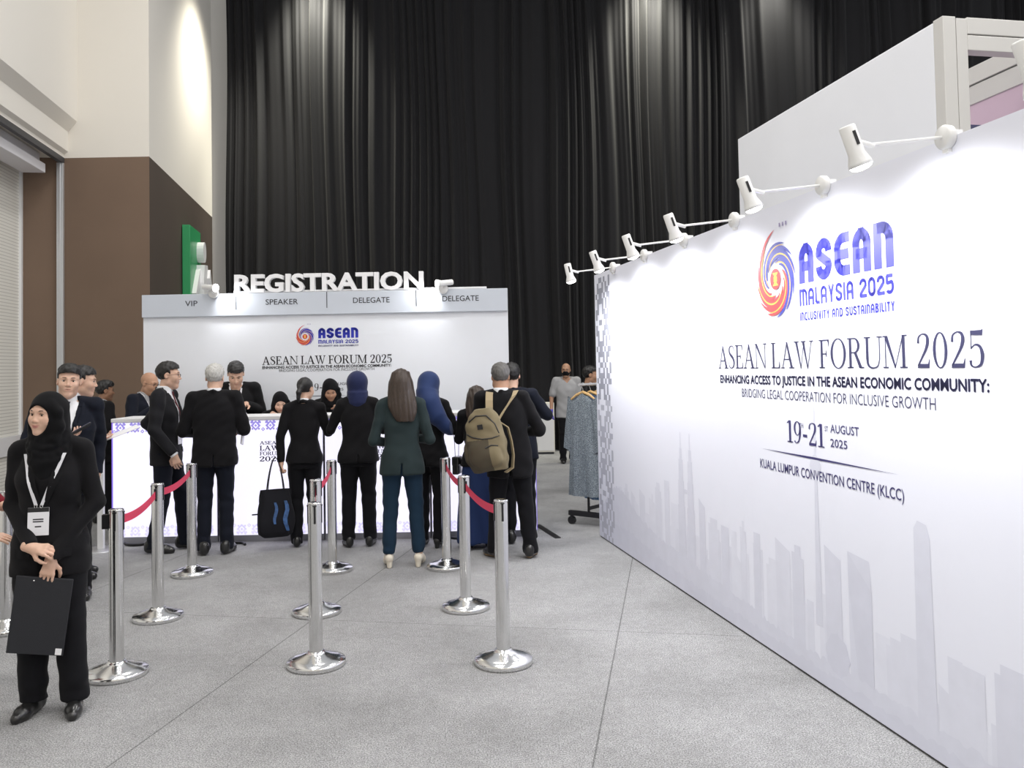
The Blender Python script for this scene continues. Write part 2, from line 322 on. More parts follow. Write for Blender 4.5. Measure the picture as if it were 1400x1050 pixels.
# ------------------------------------------------------------------ left wall: column, fascia, recessed shutter
FW = frame((-6.016, 11.4), (-.157, .988))      # local X runs along the wall away from the camera, local Y = to the left
FW = frame((-6.016, 11.4), (.157, -.988))      # local X toward the camera, local Y to the right (into the hall)
mb = MB()       # column front and side, brown below, cream above
fr, cr, fa = (-6.10, 11.4), (-4.866, 11.4), (-5.642, 16.0)
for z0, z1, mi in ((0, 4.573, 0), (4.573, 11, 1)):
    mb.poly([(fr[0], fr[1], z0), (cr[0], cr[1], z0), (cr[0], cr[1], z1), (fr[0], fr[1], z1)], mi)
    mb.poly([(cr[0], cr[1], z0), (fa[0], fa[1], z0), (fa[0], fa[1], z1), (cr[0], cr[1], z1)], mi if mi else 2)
    mb.poly([(fa[0], fa[1], z0), (fa[0] - .5, fa[1] + .08, z0), (fa[0] - .5, fa[1] + .08, z1), (fa[0], fa[1], z1)], mi)
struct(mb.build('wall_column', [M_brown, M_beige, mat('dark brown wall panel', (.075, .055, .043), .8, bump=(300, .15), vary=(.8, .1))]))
mb = MB(); S = 15.0
prof = [(.17, 11), (.17, 5.07), (.05, 4.93), (.05, 4.66), (.0, 4.62), (.0, 4.575)]
for a, b in zip(prof, prof[1:]): mb.poly([(0, a[0], a[1]), (0, b[0], b[1]), (S, b[0], b[1]), (S, a[0], a[1])])
mb.poly([(0, 0, 4.575), (0, -.6, 4.575), (S, -.6, 4.575), (S, 0, 4.575)])
struct(mb.build('wall_left', M_beige, None, FW))
mb = MB(); mb.box((-.02, -.06, 4.5), (S, .0, 4.575)); struct(mb.build('trim_1', M_track, None, FW))
mb = MB(); mb.poly([(0, -.56, 0), (0, 0, 0), (0, 0, 4.575), (0, -.56, 4.575)]); mb.box((-.3, -.56, 0), (-.001, 0, 4.575)); struct(mb.build('wall_jamb', M_brown, None, FW))
mb = MB(); mb.box((-.02, -.085, 0), (.05, .0, 4.5)); mb.box((.05, -.05, 0), (.062, -.03, 4.5)); struct(mb.build('trim_2', M_alu, None, FW, .004))
mb = MB(); mb.poly([(.02, -.55, 0), (S, -.55, 0), (S, -.55, 4.6), (.02, -.55, 4.6)]); struct(mb.build('door_1', shutter_mat(), None, FW))
mb = MB(); mb.box((.0, -.55, 0), (.05, -.52, 4.5)); struct(mb.build('trim_3', M_white, None, FW))
mb = MB(); mb.box((.3, -.42, 4.42), (S, -.2, 4.56)); mb.box((.3, -.42, 4.3), (S, -.13, 4.42)); struct(mb.build('trim_4', mat('pelmet white', (.76, .75, .78), .5), None, FW, .006))
mb = MB(); mb.box((.06, -.545, .62), (S, -.515, .86)); struct(mb.build('trim_5', M_white, None, FW))
# back wall behind the drape
mb = MB(); mb.poly([(-9, 17.3, 0), (16, 17.3, 0), (16, 17.3, 11), (-9, 17.3, 11)]); struct(mb.build('wall_back', M_beige))
mb = MB(); mb.poly([(16, -5.9, 0), (-9, -5.9, 0), (-9, -5.9, 9), (16, -5.9, 9)]); struct(mb.build('wall_bounce', M_beige))  # unseen wall behind the camera, added for steel reflections and bounce light
# ------------------------------------------------------------------ black drape
rows = []; nx = 1500; xs = np.linspace(-5.52, 13.0, nx)
rng = np.random.RandomState(3)
ph = np.cumsum(np.ones(nx) * (2 * math.pi / 19) * (1 + .55 * np.interp(np.arange(nx), np.arange(0, nx, 25), rng.randn(nx // 25)[: len(np.arange(0, nx, 25))])))
amp = .035 + .05 * np.interp(np.arange(nx), np.arange(0, nx, 30), rng.rand(len(np.arange(0, nx, 30))))
big = np.interp(np.arange(nx), np.arange(0, nx, 60), rng.randn(len(np.arange(0, nx, 60)))) * .05
for z in np.linspace(.01, 10.2, 16):
    drift = .9 * math.sin(z * .35) + z * .05
    gather = 1 - .25 * (z / 10)
    y = 16.45 + amp * gather * (np.sin(ph + drift * .5 * np.sin(xs * .8)) + .45 * np.sin(1.73 * ph + 1 + z * .12) + .25 * np.sin(3.1 * ph + z * .2)) + big * (.6 + .4 * math.sin(z * .5 + 1))
    rows.append([(xs[i] + .03 * math.sin(z * .8 + xs[i] * 2), y[i], z) for i in range(nx)])
mb = MB(); mb.grid(rows)
tag(mb.build('stage_drape', M_curtain), 'tall black pleated drape hanging across the back of the hall', 'curtain')
# ------------------------------------------------------------------ green exit sign on the column's side
SG = frame((-4.866 - .1687 * 1.95, 13.35), (-.1665, .986))
SG = frame((-4.866 - .1687 * 1.95, 13.35), (-.1665, .986))   # local X away from camera along the wall; local -Y faces the hall
root = empty('exit_sign', SG, 'green emergency exit sign with raised white running figure on dark brown wall', 'sign')
mb = MB(); mb.box((0, -.13, 1.9), (.85, -.01, 3.98)); mb.build('panel', M_green, root, None, .006)
mb = MB(); n = 20
mb.prism([(.62 + .13 * math.cos(2 * math.pi * k / n), 3.62 + .17 * math.sin(2 * math.pi * k / n)) for k in range(n)], -.24, -.131)
mb.prism([(.5, 3.4), (.75, 3.42), (.85, 3.2), (.8, 2.75), (.62, 2.5), (.42, 2.55), (.42, 3.1)], -.26, -.131)
mb.prism([(.78, 3.35), (.9, 3.1), (1.02, 2.55), (.96, 2.5), (.84, 2.95), (.7, 3.2)], -.30, -.2)
mb.prism([(.42, 2.6), (.62, 2.6), (.6, 2.0), (.4, 2.0)], -.24, -.131); mb.prism([(.5, 3.35), (.42, 3.3), (.1, 2.9), (.16, 2.84), (.46, 3.1)], -.2, -.131)
mb.prism([(.6, 2.55), (.75, 2.6), (.95, 2.2), (.85, 2.15)], -.22, -.131)
mb.build('figure', M_white, root)
# ------------------------------------------------------------------ prints and panels
M_print = mat('printed fabric, pale lavender', (.82, .835, .93), .55, spec=.3, vary=(.5, .02))
M_board = mat('printed board, pale grey', (.80, .825, .88), .45, vary=(.7, .05))
M_head = mat('grey header board', (.58, .62, .69), .4)
M_ink = mat('dark navy ink', (.042, .042, .105), .5)
M_inkk = mat('charcoal ink', (.03, .03, .038), .5)
M_indigo = mat('indigo ink', (.05, .045, .16), .5)
M_blue = mat('royal blue ink', (.02, .03, .42), .5)
M_red = mat('red ink', (.58, .04, .05), .5)
M_yel = mat('yellow ink', (.85, .55, .1), .5)
M_lil = mat('lilac ink', (.35, .3, .5), .5)
EMB = [M_red, M_blue, M_yel, M_lil]
M_bluew = mat('hazed royal blue fabric ink', (.065, .065, .52), .5); EMBW = [mat('fabric red ink', (.66, .08, .09), .5), mat('fabric blue ink', (.06, .07, .40), .5), M_yel, M_lil]  # wall inks: board inks lightened to paint in haze and flare
T_BIG, T_MID, T_THIN = tech(.245), tech(.18), tech(.195)
M_lampw = mat('white lamp enamel', (.82, .82, .81), .35)
M_glow = mat('lit lamp glass', (1, 1, 1), .5, emit=(1, .985, .95), estr=16)

def arm_spot(M, label, group, arm=.36, drop=-.04, tilt=24, aim=None, power=50, yaw=0):
    """arm spotlight: clamp disc on the panel's top edge, thin arm out along local -Y, can-shaped head"""
    root = empty('arm_spotlight', M, label, 'lamp', group)
    mb = MB(); A = Matrix.Translation((0, -.01, 0)) @ Matrix.Rotation(R(90), 4, 'X')
    rows = [[A @ Vector((r * math.cos(2 * math.pi * q / 24), r * math.sin(2 * math.pi * q / 24), z)) for q in range(24)] for r, z in ((.001, -.012), (.044, -.012), (.048, -.006), (.048, .016), (.042, .024), (.001, .024))]
    mb.grid(rows, 0, True); mb.box((-.015, -.02, -.06), (.015, .05, .03)); mb.build('clamp', M_lampw, root)
    mb = MB(); mb.tube([(0, -.03, 0), (0, -arm, drop), ], .0065, 8); mb.tube([(0, -arm + .03, drop - .004), (0, -arm - .035, drop + .012)], .011, 8); mb.build('arm', M_lampw, root)
    H = Matrix.Translation((0, -arm - .06, drop + .012)) @ Matrix.Rotation(R(yaw), 4, 'Z') @ Matrix.Rotation(R(tilt), 4, 'X')
    mb = MB(); prof = [(.001, .062), (.027, .062), (.031, .056), (.032, -.05), (.044, -.085), (.047, -.1), (.043, -.1), (.001, -.086)]
    rows = [[H @ Vector((r * math.cos(2 * math.pi * q / 24), r * math.sin(2 * math.pi * q / 24), z)) for q in range(24)] for r, z in prof]
    mb.grid(rows, 0, True); hd = mb.build('lamp_head', M_lampw, root)
    mb = MB(); mb.box((.031, -.006, -.02), (.0345, .006, .035), 0, H); mb.build('slot', M_black, hd)
    mb = MB(); mb.poly([H @ Vector((.042 * math.cos(2 * math.pi * q / 20), .042 * math.sin(2 * math.pi * q / 20), -.1)) for q in range(20)])
    rows = [[H @ Vector((.042 * math.cos(b) * math.cos(2 * math.pi * q / 20), .042 * math.cos(b) * math.sin(2 * math.pi * q / 20), -.1 - .018 * math.sin(b))) for q in range(20)] for b in [R(a) for a in (0, 30, 60, 89)]]
    mb.grid(rows, 0, True); mb.build('bulb', M_glow, root)
    l = bpy.data.lights.new('spot_beam', 'SPOT'); l.energy = power; l.spot_size = R(155); l.spot_blend = 1; l.shadow_soft_size = .045; l.color = (.98, .985, 1)
    o = bpy.data.objects.new('spot_beam', l); C.objects.link(o); o.parent = root
    o.matrix_local = H @ Matrix.Translation((0, 0, -.135)) @ Matrix.Rotation(R(14), 4, 'X'); return root

# ------------------------------------------------------------------ right-hand printed wall
WO, WD = (.806, 8.178), (.186, -.9825)
WM = frame(WO, WD)
wall = empty('printed_backdrop_wall', WM, 'long white printed event wall with skyline along the right side of the aisle', 'backdrop')
WL = 7.4
mb = MB(); mb.box((0, 0, .012), (WL, .1, 2.505)); mb.build('panel', M_print, wall)
mb = MB(); mb.box((0, .012, 0), (WL, .09, .012)); mb.build('base_rail', M_track, wall)
# faint printed skyline, farthest layer first
def tint(name, k): 
    b = np.array((.82, .835, .93)); t = np.array((.58, .59, .70)); c = b * (1 - k) + t * k
    m = mat(name, tuple(c), .55, spec=.3); nt = m.node_tree; pr = nt.nodes['Principled BSDF']
    tc = nt.nodes.new('ShaderNodeTexCoord'); s = nt.nodes.new('ShaderNodeSeparateXYZ'); nt.links.new(tc.outputs['Object'], s.inputs[0])
    w = nt.nodes.new('ShaderNodeTexNoise'); w.inputs['Scale'].default_value = 9; w.inputs['Detail'].default_value = 6; nt.links.new(tc.outputs['Object'], w.inputs['Vector'])
    r = nt.nodes.new('ShaderNodeValToRGB'); r.color_ramp.elements[0].color = (*(c * .93), 1); r.color_ramp.elements[1].color = (*np.minimum(c * 1.06, 1), 1)
    nt.links.new(w.outputs[0], r.inputs[0]); nt.links.new(r.outputs[0], pr.inputs['Base Color']); return m
TN = [tint('skyline tint', k) for k in (.18, .31, .44, .56, .70)]
mb = MB(); rs = random.Random(11)
LY = [.0002]
def bld(u0, u1, z1, mi, top='flat', y=None):
    LY[0] += .000008; y = -LY[0]
    if top == 'flat': mb.poly([(u0, y, .02), (u1, y, .02), (u1, y, z1), (u0, y, z1)], mi)
    elif top == 'slant': mb.poly([(u0, y, .02), (u1, y, .02), (u1, y, z1 - .05), (u0, y, z1)], mi)
    elif top == 'step': mb.poly([(u0, y, .02), (u1, y, .02), (u1, y, z1 - .06), (u1 - .03, y, z1 - .06), (u1 - .03, y, z1), (u0 + .03, y, z1), (u0 + .03, y, z1 - .04), (u0, y, z1 - .04)], mi)
for k in range(90):
    u = .42 + k * .078 + rs.uniform(-.05, .05); h = rs.uniform(.32, .62) if u < 3.4 else rs.uniform(.25, .5) if u < 5.3 else rs.uniform(.3, .6)
    bld(u, u + rs.uniform(.06, .15), h, rs.choice((0, 0, 1)), rs.choice(('flat', 'slant', 'step')))
for u0, u1, h, mi, t in ((1.55, 1.68, .72, 1, 'step'), (1.75, 1.85, .76, 1, 'flat'), (2.4, 2.5, .72, 2, 'slant'), (2.55, 2.72, .62, 1, 'step'), (2.75, 2.86, .6, 2, 'flat'), (3.02, 3.1, .68, 1, 'step'), (3.2, 3.28, .64, 2, 'flat'), (3.46, 3.62, .66, 1, 'slant'), (3.64, 3.76, .66, 2, 'step'),
                        (3.965, 4.107, .72, 2, 'slant'), (4.9, 5.05, .45, 1, 'flat'), (5.1, 5.3, .52, 2, 'step'), (5.32, 5.5, .5, 1, 'flat'), (4.45, 4.6, .42, 1, 'step')):
    bld(u0, u1, h, mi, t)
mb.poly([(4.169, -.0011, .02), (4.353, -.0011, .02), (4.353, -.0011, .58), (4.338, -.0011, .716), (4.169, -.0011, .73)], 2)
mb.poly([(4.25, -.00114, .02), (4.353, -.00114, .02), (4.353, -.00114, .58), (4.169, -.00114, .726), (4.169, -.00114, .6)], 3)
mb.poly([(4.655, -.0011, .02), (4.78, -.0011, .02), (4.765, -.0011, .9), (4.745, -.0011, .955), (4.69, -.0011, .965), (4.665, -.0011, .93)], 2)
for uc in (2.09, 2.258):      # twin spired towers
    for w, z in ((.075, .62), (.06, .8), (.045, .95), (.025, 1.03), (.008, 1.145)): mb.poly([(uc - w, -.00115 - .00003 * (1.2 - z), .02), (uc + w, -.00115 - .00003 * (1.2 - z), .02), (uc + w * .86, -.00115 - .00003 * (1.2 - z), z), (uc - w * .86, -.00115 - .00003 * (1.2 - z), z)], 2)
mb.poly([(2.09, -.0011, .72), (2.258, -.0011, .72), (2.258, -.0011, .745), (2.09, -.0011, .745)], 2)
# slim telecom tower with pod
mb.poly([(3.87, -.00118, .3), (3.935, -.00118, .3), (3.918, -.00118, 1.06), (3.895, -.00118, 1.06)], 2)
mb.poly([(3.895, -.0012, 1.04), (3.918, -.0012, 1.04), (3.96, -.0012, 1.10), (3.95, -.0012, 1.13), (3.92, -.0012, 1.16), (3.89, -.0012, 1.16), (3.86, -.0012, 1.13), (3.852, -.0012, 1.10)], 2)
mb.poly([(3.896, -.00118, 1.15), (3.916, -.00118, 1.15), (3.91, -.00118, 1.41), (3.903, -.00118, 1.41)], 1)
# tree line at the foot of the print
def hill(pts, mi, y):
    up = []
    for (a, za), (b, zb) in zip(pts, pts[1:]):
        n = max(3, int((b - a) / .022))
        for i in range(n):
            t = i / n; up.append((a + (b - a) * t, y, za + (zb - za) * t + rs.uniform(-.012, .016)))
    up.append((pts[-1][0], y, pts[-1][1]))
    for p, q in zip(up, up[1:]): mb.poly([(p[0], y, .014), (q[0], y, .014), q, p], mi)
hill([(.0, .25), (.3, .42), (.45, .52), (.62, .55), (.85, .5), (1.05, .42), (1.25, .36), (1.6, .3), (2.1, .26), (2.6, .22), (3.0, .2), (3.4, .16), (3.9, .14), (4.3, .15), (4.9, .14), (5.4, .13), (6.2, .18), (7.4, .16)], 2, -.00124)
hill([(.0, .12), (.5, .2), (.9, .22), (1.5, .15), (2.4, .1), (3.2, .09), (4.3, .08), (5.2, .07), (7.4, .1)], 3, -.0013)
mb.poly([(4.06 + .1 * math.cos(2 * math.pi * k / 24) * (1 + rs.uniform(-.08, .08)), -.00127, .2 + .1 * math.sin(2 * math.pi * k / 24) * (1 + rs.uniform(-.08, .08))) for k in range(24)], 3)
mb.build('skyline_print', TN, wall)
# woven diamond border along the far end
mb = MB(); px = .05
for j in range(int(2.49 / px)):
    for i in range(9):
        a = abs(i - 2.5); b = abs(((j + 0) % 16) - 8)
        d = a * 1.25 + b * .75
        on = (3.2 < d < 5.2) or d < 1.0 or (6.2 < d < 7.4)
        a2 = abs(i - 8.5); b2 = abs(((j + 8) % 16) - 8); d2 = a2 * 1.1 + b2 * .8
        if d2 < 4.6 and not (1.8 < d2 < 2.9): on = True
        fade = i > 6 and rs.random() < .25
        if on and not fade:
            x = .035 + i * px; z = .012 + j * px; mb.poly([(x, -.0014, z), (x + px, -.0014, z), (x + px, -.0014, z + px), (x, -.0014, z + px)], 0 if z > 1.3 else 1)
mb.build('woven_border', [mat('border grey ink', (.32, .33, .40), .55), mat('border pale ink', (.48, .49, .57), .55)], wall)
emblem(wall, 3.556, 2.095, .215, EMBW, -.004)
glyph_text(wall, 'ASEAN', T_BIG, 3.805, 4.598, 2.043, .207, M_bluew, gap=.1, y=-.0016)
glyph_text(wall, 'MALAYSIA 2025', T_MID, 3.802, 4.592, 1.926, .088, M_bluew, gap=.11, y=-.0016)
glyph_text(wall, 'INCLUSIVITY AND SUSTAINABILITY', T_THIN, 3.803, 4.591, 1.85, .043, M_bluew, gap=.14, y=-.0016)
glyph_text(wall, 'ASEAN LAW FORUM 2025', SERIF, 2.78, 5.11, 1.602, .142, M_ink, y=-.0016)
text(wall, 'ENHANCING ACCESS TO JUSTICE IN THE ASEAN ECONOMIC COMMUNITY:', 2.802, 5.128, 1.512, .047, M_ink, .003, y=-.0016, smear=.045)
text(wall, 'BRIDGING LEGAL COOPERATION FOR INCLUSIVE GROWTH', 3.103, 4.832, 1.432, .049, M_ink, -.008, y=-.0016)
glyph_text(wall, '19-21', SERIF, 3.632, 3.998, 1.205, .117, M_indigo, gap=.0, y=-.0016)
text(wall, 'TH', 3.76, 3.80, 1.29, .024, M_indigo, y=-.0016); text(wall, 'ST', 4.005, 4.035, 1.29, .024, M_indigo, y=-.0016)
text(wall, 'AUGUST', 4.056, 4.296, 1.286, .040, M_indigo, .004, y=-.0016); text(wall, '2025', 4.053, 4.198, 1.216, .039, M_indigo, .004, y=-.0016)
mb = MB(); mb.poly([(3.326, -.0016, 1.142), (3.9, -.0016, 1.136), (4.582, -.0016, 1.142), (3.9, -.0016, 1.148)]); mb.build('rule', M_indigo, wall)
text(wall, 'KUALA LUMPUR CONVENTION CENTRE (KLCC)', 3.311, 4.611, 1.032, .050, M_indigo, .006, y=-.0016)
names = ['farthest arm spotlight on the printed wall, past its patterned end', 'second spotlight from the far end of the printed wall', 'third spotlight from the far end of the printed wall', 'fourth spotlight from the far end of the printed wall, by the tall panel', 'fifth spotlight from the far end, above the swirl emblem', 'large spotlight above the last letters of the blue wordmark', 'nearest spotlight, cut by the right edge of the photo']
for u, nm in zip((.642, 1.467, 2.29, 3.089, 4.079, 4.963, 5.83), names):
    arm_spot(WM @ Matrix.Translation((u, .0, 2.505)), 'white ' + nm, 'arm spotlights along the printed wall', tilt=20 if u > 1 else 12, yaw=rs.uniform(-6, 6))
# ------------------------------------------------------------------ tall white booth behind it
BM = frame((2.419, 8.874), (.186, -.9825))
booth = empty('tall_exhibition_booth', BM, 'tall white booth with aluminium frame and pink inner wall behind the printed wall', 'booth')
M_tall = mat('white booth fabric', (.86, .875, .92), .6, vary=(.6, .04))
mb = MB(); mb.box((0, 0, 0), (3.06, .07, 3.99)); mb.build('side_panel', M_tall, booth, None, .008)
M_frame = mat('anodised frame', (.66, .65, .63), .4, .15)
mb = MB(); mb.box((3.06, .0, 0), (3.16, .1, 4.0)); mb.box((3.063, .104, 0), (3.16, .19, 3.99)); mb.build('corner_post', M_frame, booth, None, .004)
mb = MB(); mb.box((3.06, .19, 3.885), (3.16, 3.0, 4.0)); mb.build('top_beam', M_frame, booth, None, .004)
mb = MB(); mb.box((3.06, .19, 3.77), (3.16, 3.0, 3.875)); mb.build('top_beam', M_frame, booth, None, .004)
mb = MB(); mb.box((0, .95, 3.86), (3.04, 1.05, 4.0)); mb.box((0, .96, 3.7), (3.04, 1.04, 3.85)); mb.build('cross_beam', M_frame, booth, None, .004)
mb = MB(); mb.box((0, .97, 0), (3.03, 1.03, 3.7)); mb.build('inner_wall', mat('pink printed fabric', (.66, .50, .60), .6), booth)
mb = MB(); mb.box((3.065, .19, 3.16), (3.155, .95, 3.25)); mb.build('cross_rail', mat('navy rail', (.05, .05, .12), .5), booth)
# ------------------------------------------------------------------ registration backdrop
RM = frame((-2.045, 9.3), (1, -.006))
reg = empty('registration_backdrop', RM, 'pale grey registration wall with header board standing behind the counter', 'backdrop')
X = 2.045
mb = MB(); mb.box((-2.005, 0, 0), (2.005, .1, 2.5)); mb.build('panel', M_board, reg, None, .004)
mb = MB(); mb.box((-2.005, -.035, 2.25), (2.005, -.001, 2.497)); hd = mb.build('header_board', M_head, reg, None, .004)
K = 9.17 / 9.15
for s, a, b in (('VIP', -3.534, -3.399), ('SPEAKER', -2.66, -2.308), ('DELEGATE', -1.712, -1.316), ('DELEGATE', -.744, -.351)):
    text(hd, s, a * 1.011 + X, b * 1.011 + X, 2.365, .059, M_inkk, .006, y=-.037)
for x in (-3.013, -2.018, -1.039):
    mb = MB(); mb.box((x + X - .004, -.0375, 2.318), (x + X + .004, -.03, 2.495)); mb.build('divider', M_inkk, hd)
emblem(reg, -2.27 + X, 2.01, .10, EMB)
glyph_text(reg, 'ASEAN', T_BIG, -2.124 + X, -1.684 + X, 1.988, .112, M_blue, gap=.1)
glyph_text(reg, 'MALAYSIA 2025', T_MID, -2.124 + X, -1.684 + X, 1.929, .04, M_blue, gap=.11)
glyph_text(reg, 'INCLUSIVITY AND SUSTAINABILITY', T_THIN, -2.124 + X, -1.684 + X, 1.895, .018, M_indigo, gap=.14)
glyph_text(reg, 'ASEAN LAW FORUM 2025', SERIF, -2.742 + X, -1.322 + X, 1.708, .09, M_inkk, smear=.012)
text(reg, 'ENHANCING ACCESS TO JUSTICE IN THE ASEAN ECONOMIC COMMUNITY:', -2.74 + X, -1.33 + X, 1.664, .028, M_inkk, .003, smear=.045)
text(reg, 'BRIDGING LEGAL COOPERATION FOR INCLUSIVE GROWTH', -2.558 + X, -1.513 + X, 1.628, .029, M_inkk, -.006)
glyph_text(reg, '19-21', SERIF, -2.215 + X, -1.99 + X, 1.415, .08, M_inkk, gap=0)
text(reg, 'AUGUST', -1.959 + X, -1.73 + X, 1.473, .027, M_inkk, .002); text(reg, '2025', -1.957 + X, -1.855 + X, 1.412, .027, M_inkk, .002)
mb = MB(); mb.poly([(-2.445 + X, -.003, 1.357), (-2.1 + X, -.003, 1.354), (-1.72 + X, -.003, 1.357), (-2.1 + X, -.003, 1.36)]); mb.build('rule', M_inkk, reg)
text(reg, 'KUALA LUMPUR CONVENTION CENTRE (KLCC)', -2.478 + X, -1.68 + X, 1.27, .031, M_inkk, .002)
# REGISTRATION letters standing on the header
sg = empty('registration_sign', RM @ Matrix.Translation((0, .0, 2.502)), 'large white block letters REGISTRATION standing on top of the header board', 'sign')
M_let = mat('white letter board', (.88, .88, .9), .4)
word = 'REGISTRATION'; full, _ = text_mesh(word, .033); lo, hi = full[:, 0].min(), full[:, 0].max(); hh = text_mesh('H', .033)[0]; ha, hb = hh[:, 1].min(), hh[:, 1].max()
sx = (3.035 - .96) / (hi - lo)
for i, ch in enumerate(word):
    pv = text_mesh(word[:i + 1], .033)[0]; cv, cf = text_mesh(ch, .033, .06)
    off = pv[:, 0].max() - cv[:, 0].max(); zs = .2 / (hb - ha)
    mb = MB(); mb.v = [(-3.035 + X + (p[0] + off - lo) * sx, -p[2] * .5, (p[1] - ha) * zs) for p in cv]; mb.f = cf; mb.mi = [0] * len(cf); mb.sm = [False] * len(cf)
    mb.build('letter', M_let, sg)
mb = MB(); mb.box((-3.05 + X, .0, 0.001), (-.27 + X, .045, .021)); mb.build('mounting_rail', M_white, sg)
for x, nm, yw in ((-3.25, 'white spotlight clamped on the header left of the big letters', 78), (-.74, 'white spotlight clamped on the header right of the big letters', -78)):
    L = empty('arm_spotlight', RM @ Matrix.Translation((x + X, -.04, 2.50)), nm, 'lamp', 'spotlights on the registration header')
    s = 1 if yw > 0 else -1
    mb = MB(); A = Matrix.Rotation(R(90), 4, 'X')
    mb.grid([[A @ Vector((r * math.cos(2 * math.pi * q / 24), r * math.sin(2 * math.pi * q / 24), z)) for q in range(24)] for r, z in ((.001, 0), (.055, 0), (.055, .03), (.048, .04), (.001, .04))], 0, True)
    mb.build('clamp', M_lampw, L)
    mb = MB(); mb.tube([(0, -.03, 0), (-.02 * s, -.06, .06)], .008, 8); mb.build('arm', M_lampw, L)
    H = Matrix.Translation((-.03 * s, -.07, .06)) @ Matrix.Rotation(R(-s * 82), 4, 'Y') @ Matrix.Rotation(R(-28), 4, 'X')
    mb = MB(); prof = [(.001, .085), (.027, .085), (.031, .078), (.032, -.05), (.044, -.085), (.047, -.1), (.043, -.1), (.001, -.086)]
    mb.grid([[H @ Vector((r * math.cos(2 * math.pi * q / 24), r * math.sin(2 * math.pi * q / 24), z)) for q in range(24)] for r, z in prof], 0, True); mb.build('lamp_head', M_lampw, L)
    mb = MB(); mb.grid([[H @ Vector((.042 * math.cos(b) * math.cos(2 * math.pi * q / 20), .042 * math.cos(b) * math.sin(2 * math.pi * q / 20), -.1 - .018 * math.sin(b))) for q in range(20)] for b in [R(a) for a in (0, 30, 60, 89)]], 0, True); mb.build('bulb', M_glow, L)
    l = bpy.data.lights.new('spot_beam', 'SPOT'); l.energy = 12; l.spot_size = R(130); l.spot_blend = .9; l.shadow_soft_size = .03
    o = bpy.data.objects.new('spot_beam', l); C.objects.link(o); o.parent = L
    o.location = (.12 * s, -.12, .07); o.rotation_euler = Vector((s * .5, .55, -.9)).to_track_quat('-Z', 'Y').to_euler()
# ------------------------------------------------------------------ lit registration counters, one unit per desk
M_lit = mat('backlit white acrylic', (.25, .25, .27), .4, emit=(.93, .91, 1.08), estr=1.0)
M_pat = mat('backlit lavender print', (.2, .18, .4), .4, emit=(.30, .25, .66), estr=.8)
M_pat2 = mat('backlit pale print', (.3, .3, .4), .4, emit=(.62, .58, .93), estr=1.0)
M_edge = mat('violet lens fringe glow', (.2, .15, .5), .4, emit=(.18, .1, .62), estr=.8)  # glow put on the end trims to imitate violet lens fringing; no lamp there
M_seam = mat('dark seam trim', (.10, .09, .16), .4)
M_liti = mat('backlit dark print', (.05, .03, .12), .4)
M_plinth = mat('grey plinth', (.35, .35, .39), .4, .3)
lab = ['lit white counter unit at the left end, under the VIP heading', 'lit white counter unit under the SPEAKER heading, its forum lettering half visible', 'lit white counter unit third from the left, under a DELEGATE heading', 'lit white counter unit at the right end, behind the backpack']
UW = 4.11 / 4
def songket(mb, u0, u1, z0, z1, mi, flip=1):
    n = 7; w = (u1 - u0) / n; zc = (z0 + z1) / 2 + .012 * flip
    def dia(cx, cz, ro, ri):
        o = [(cx + ro, cz), (cx, cz + ro), (cx - ro, cz), (cx, cz - ro)]; q = [(cx + ri, cz), (cx, cz + ri), (cx - ri, cz), (cx, cz - ri)]
        for k in range(4): mb.poly([(p[0], -.003, p[1]) for p in (o[k], o[(k + 1) % 4], q[(k + 1) % 4], q[k])], mi)
    for k in range(n):
        c = u0 + (k + .5) * w; e = u0 + k * w
        dia(c, zc, .05, .029); dia(c, zc, .014, 0)
        for t in range(8):
            a = t * math.pi / 4; rr = .045 if t % 2 else .0; 
            if rr: mb.poly([(c + rr * math.cos(a) + dx, -.003, zc + rr * math.sin(a) + dz) for dx, dz in ((-.009, -.009), (.009, -.009), (.009, .009), (-.009, .009))], mi)
        dia(e + .0 if k else e + .012, zc - .036 * flip, .02, .008)
        for s in (-1, 1):
            for q in range(2):
                b = e + s * (.016 + q * .016); 
                if u0 < b < u1: mb.poly([(b, -.003, zc + flip * (.03 - q * .022)), (b + s * .02, -.003, zc + flip * (.055 - q * .02)), (b + s * .034, -.003, zc + flip * (.046 - q * .02)), (b + s * .014, -.003, zc + flip * (.018 - q * .022))], mi)
CT = []
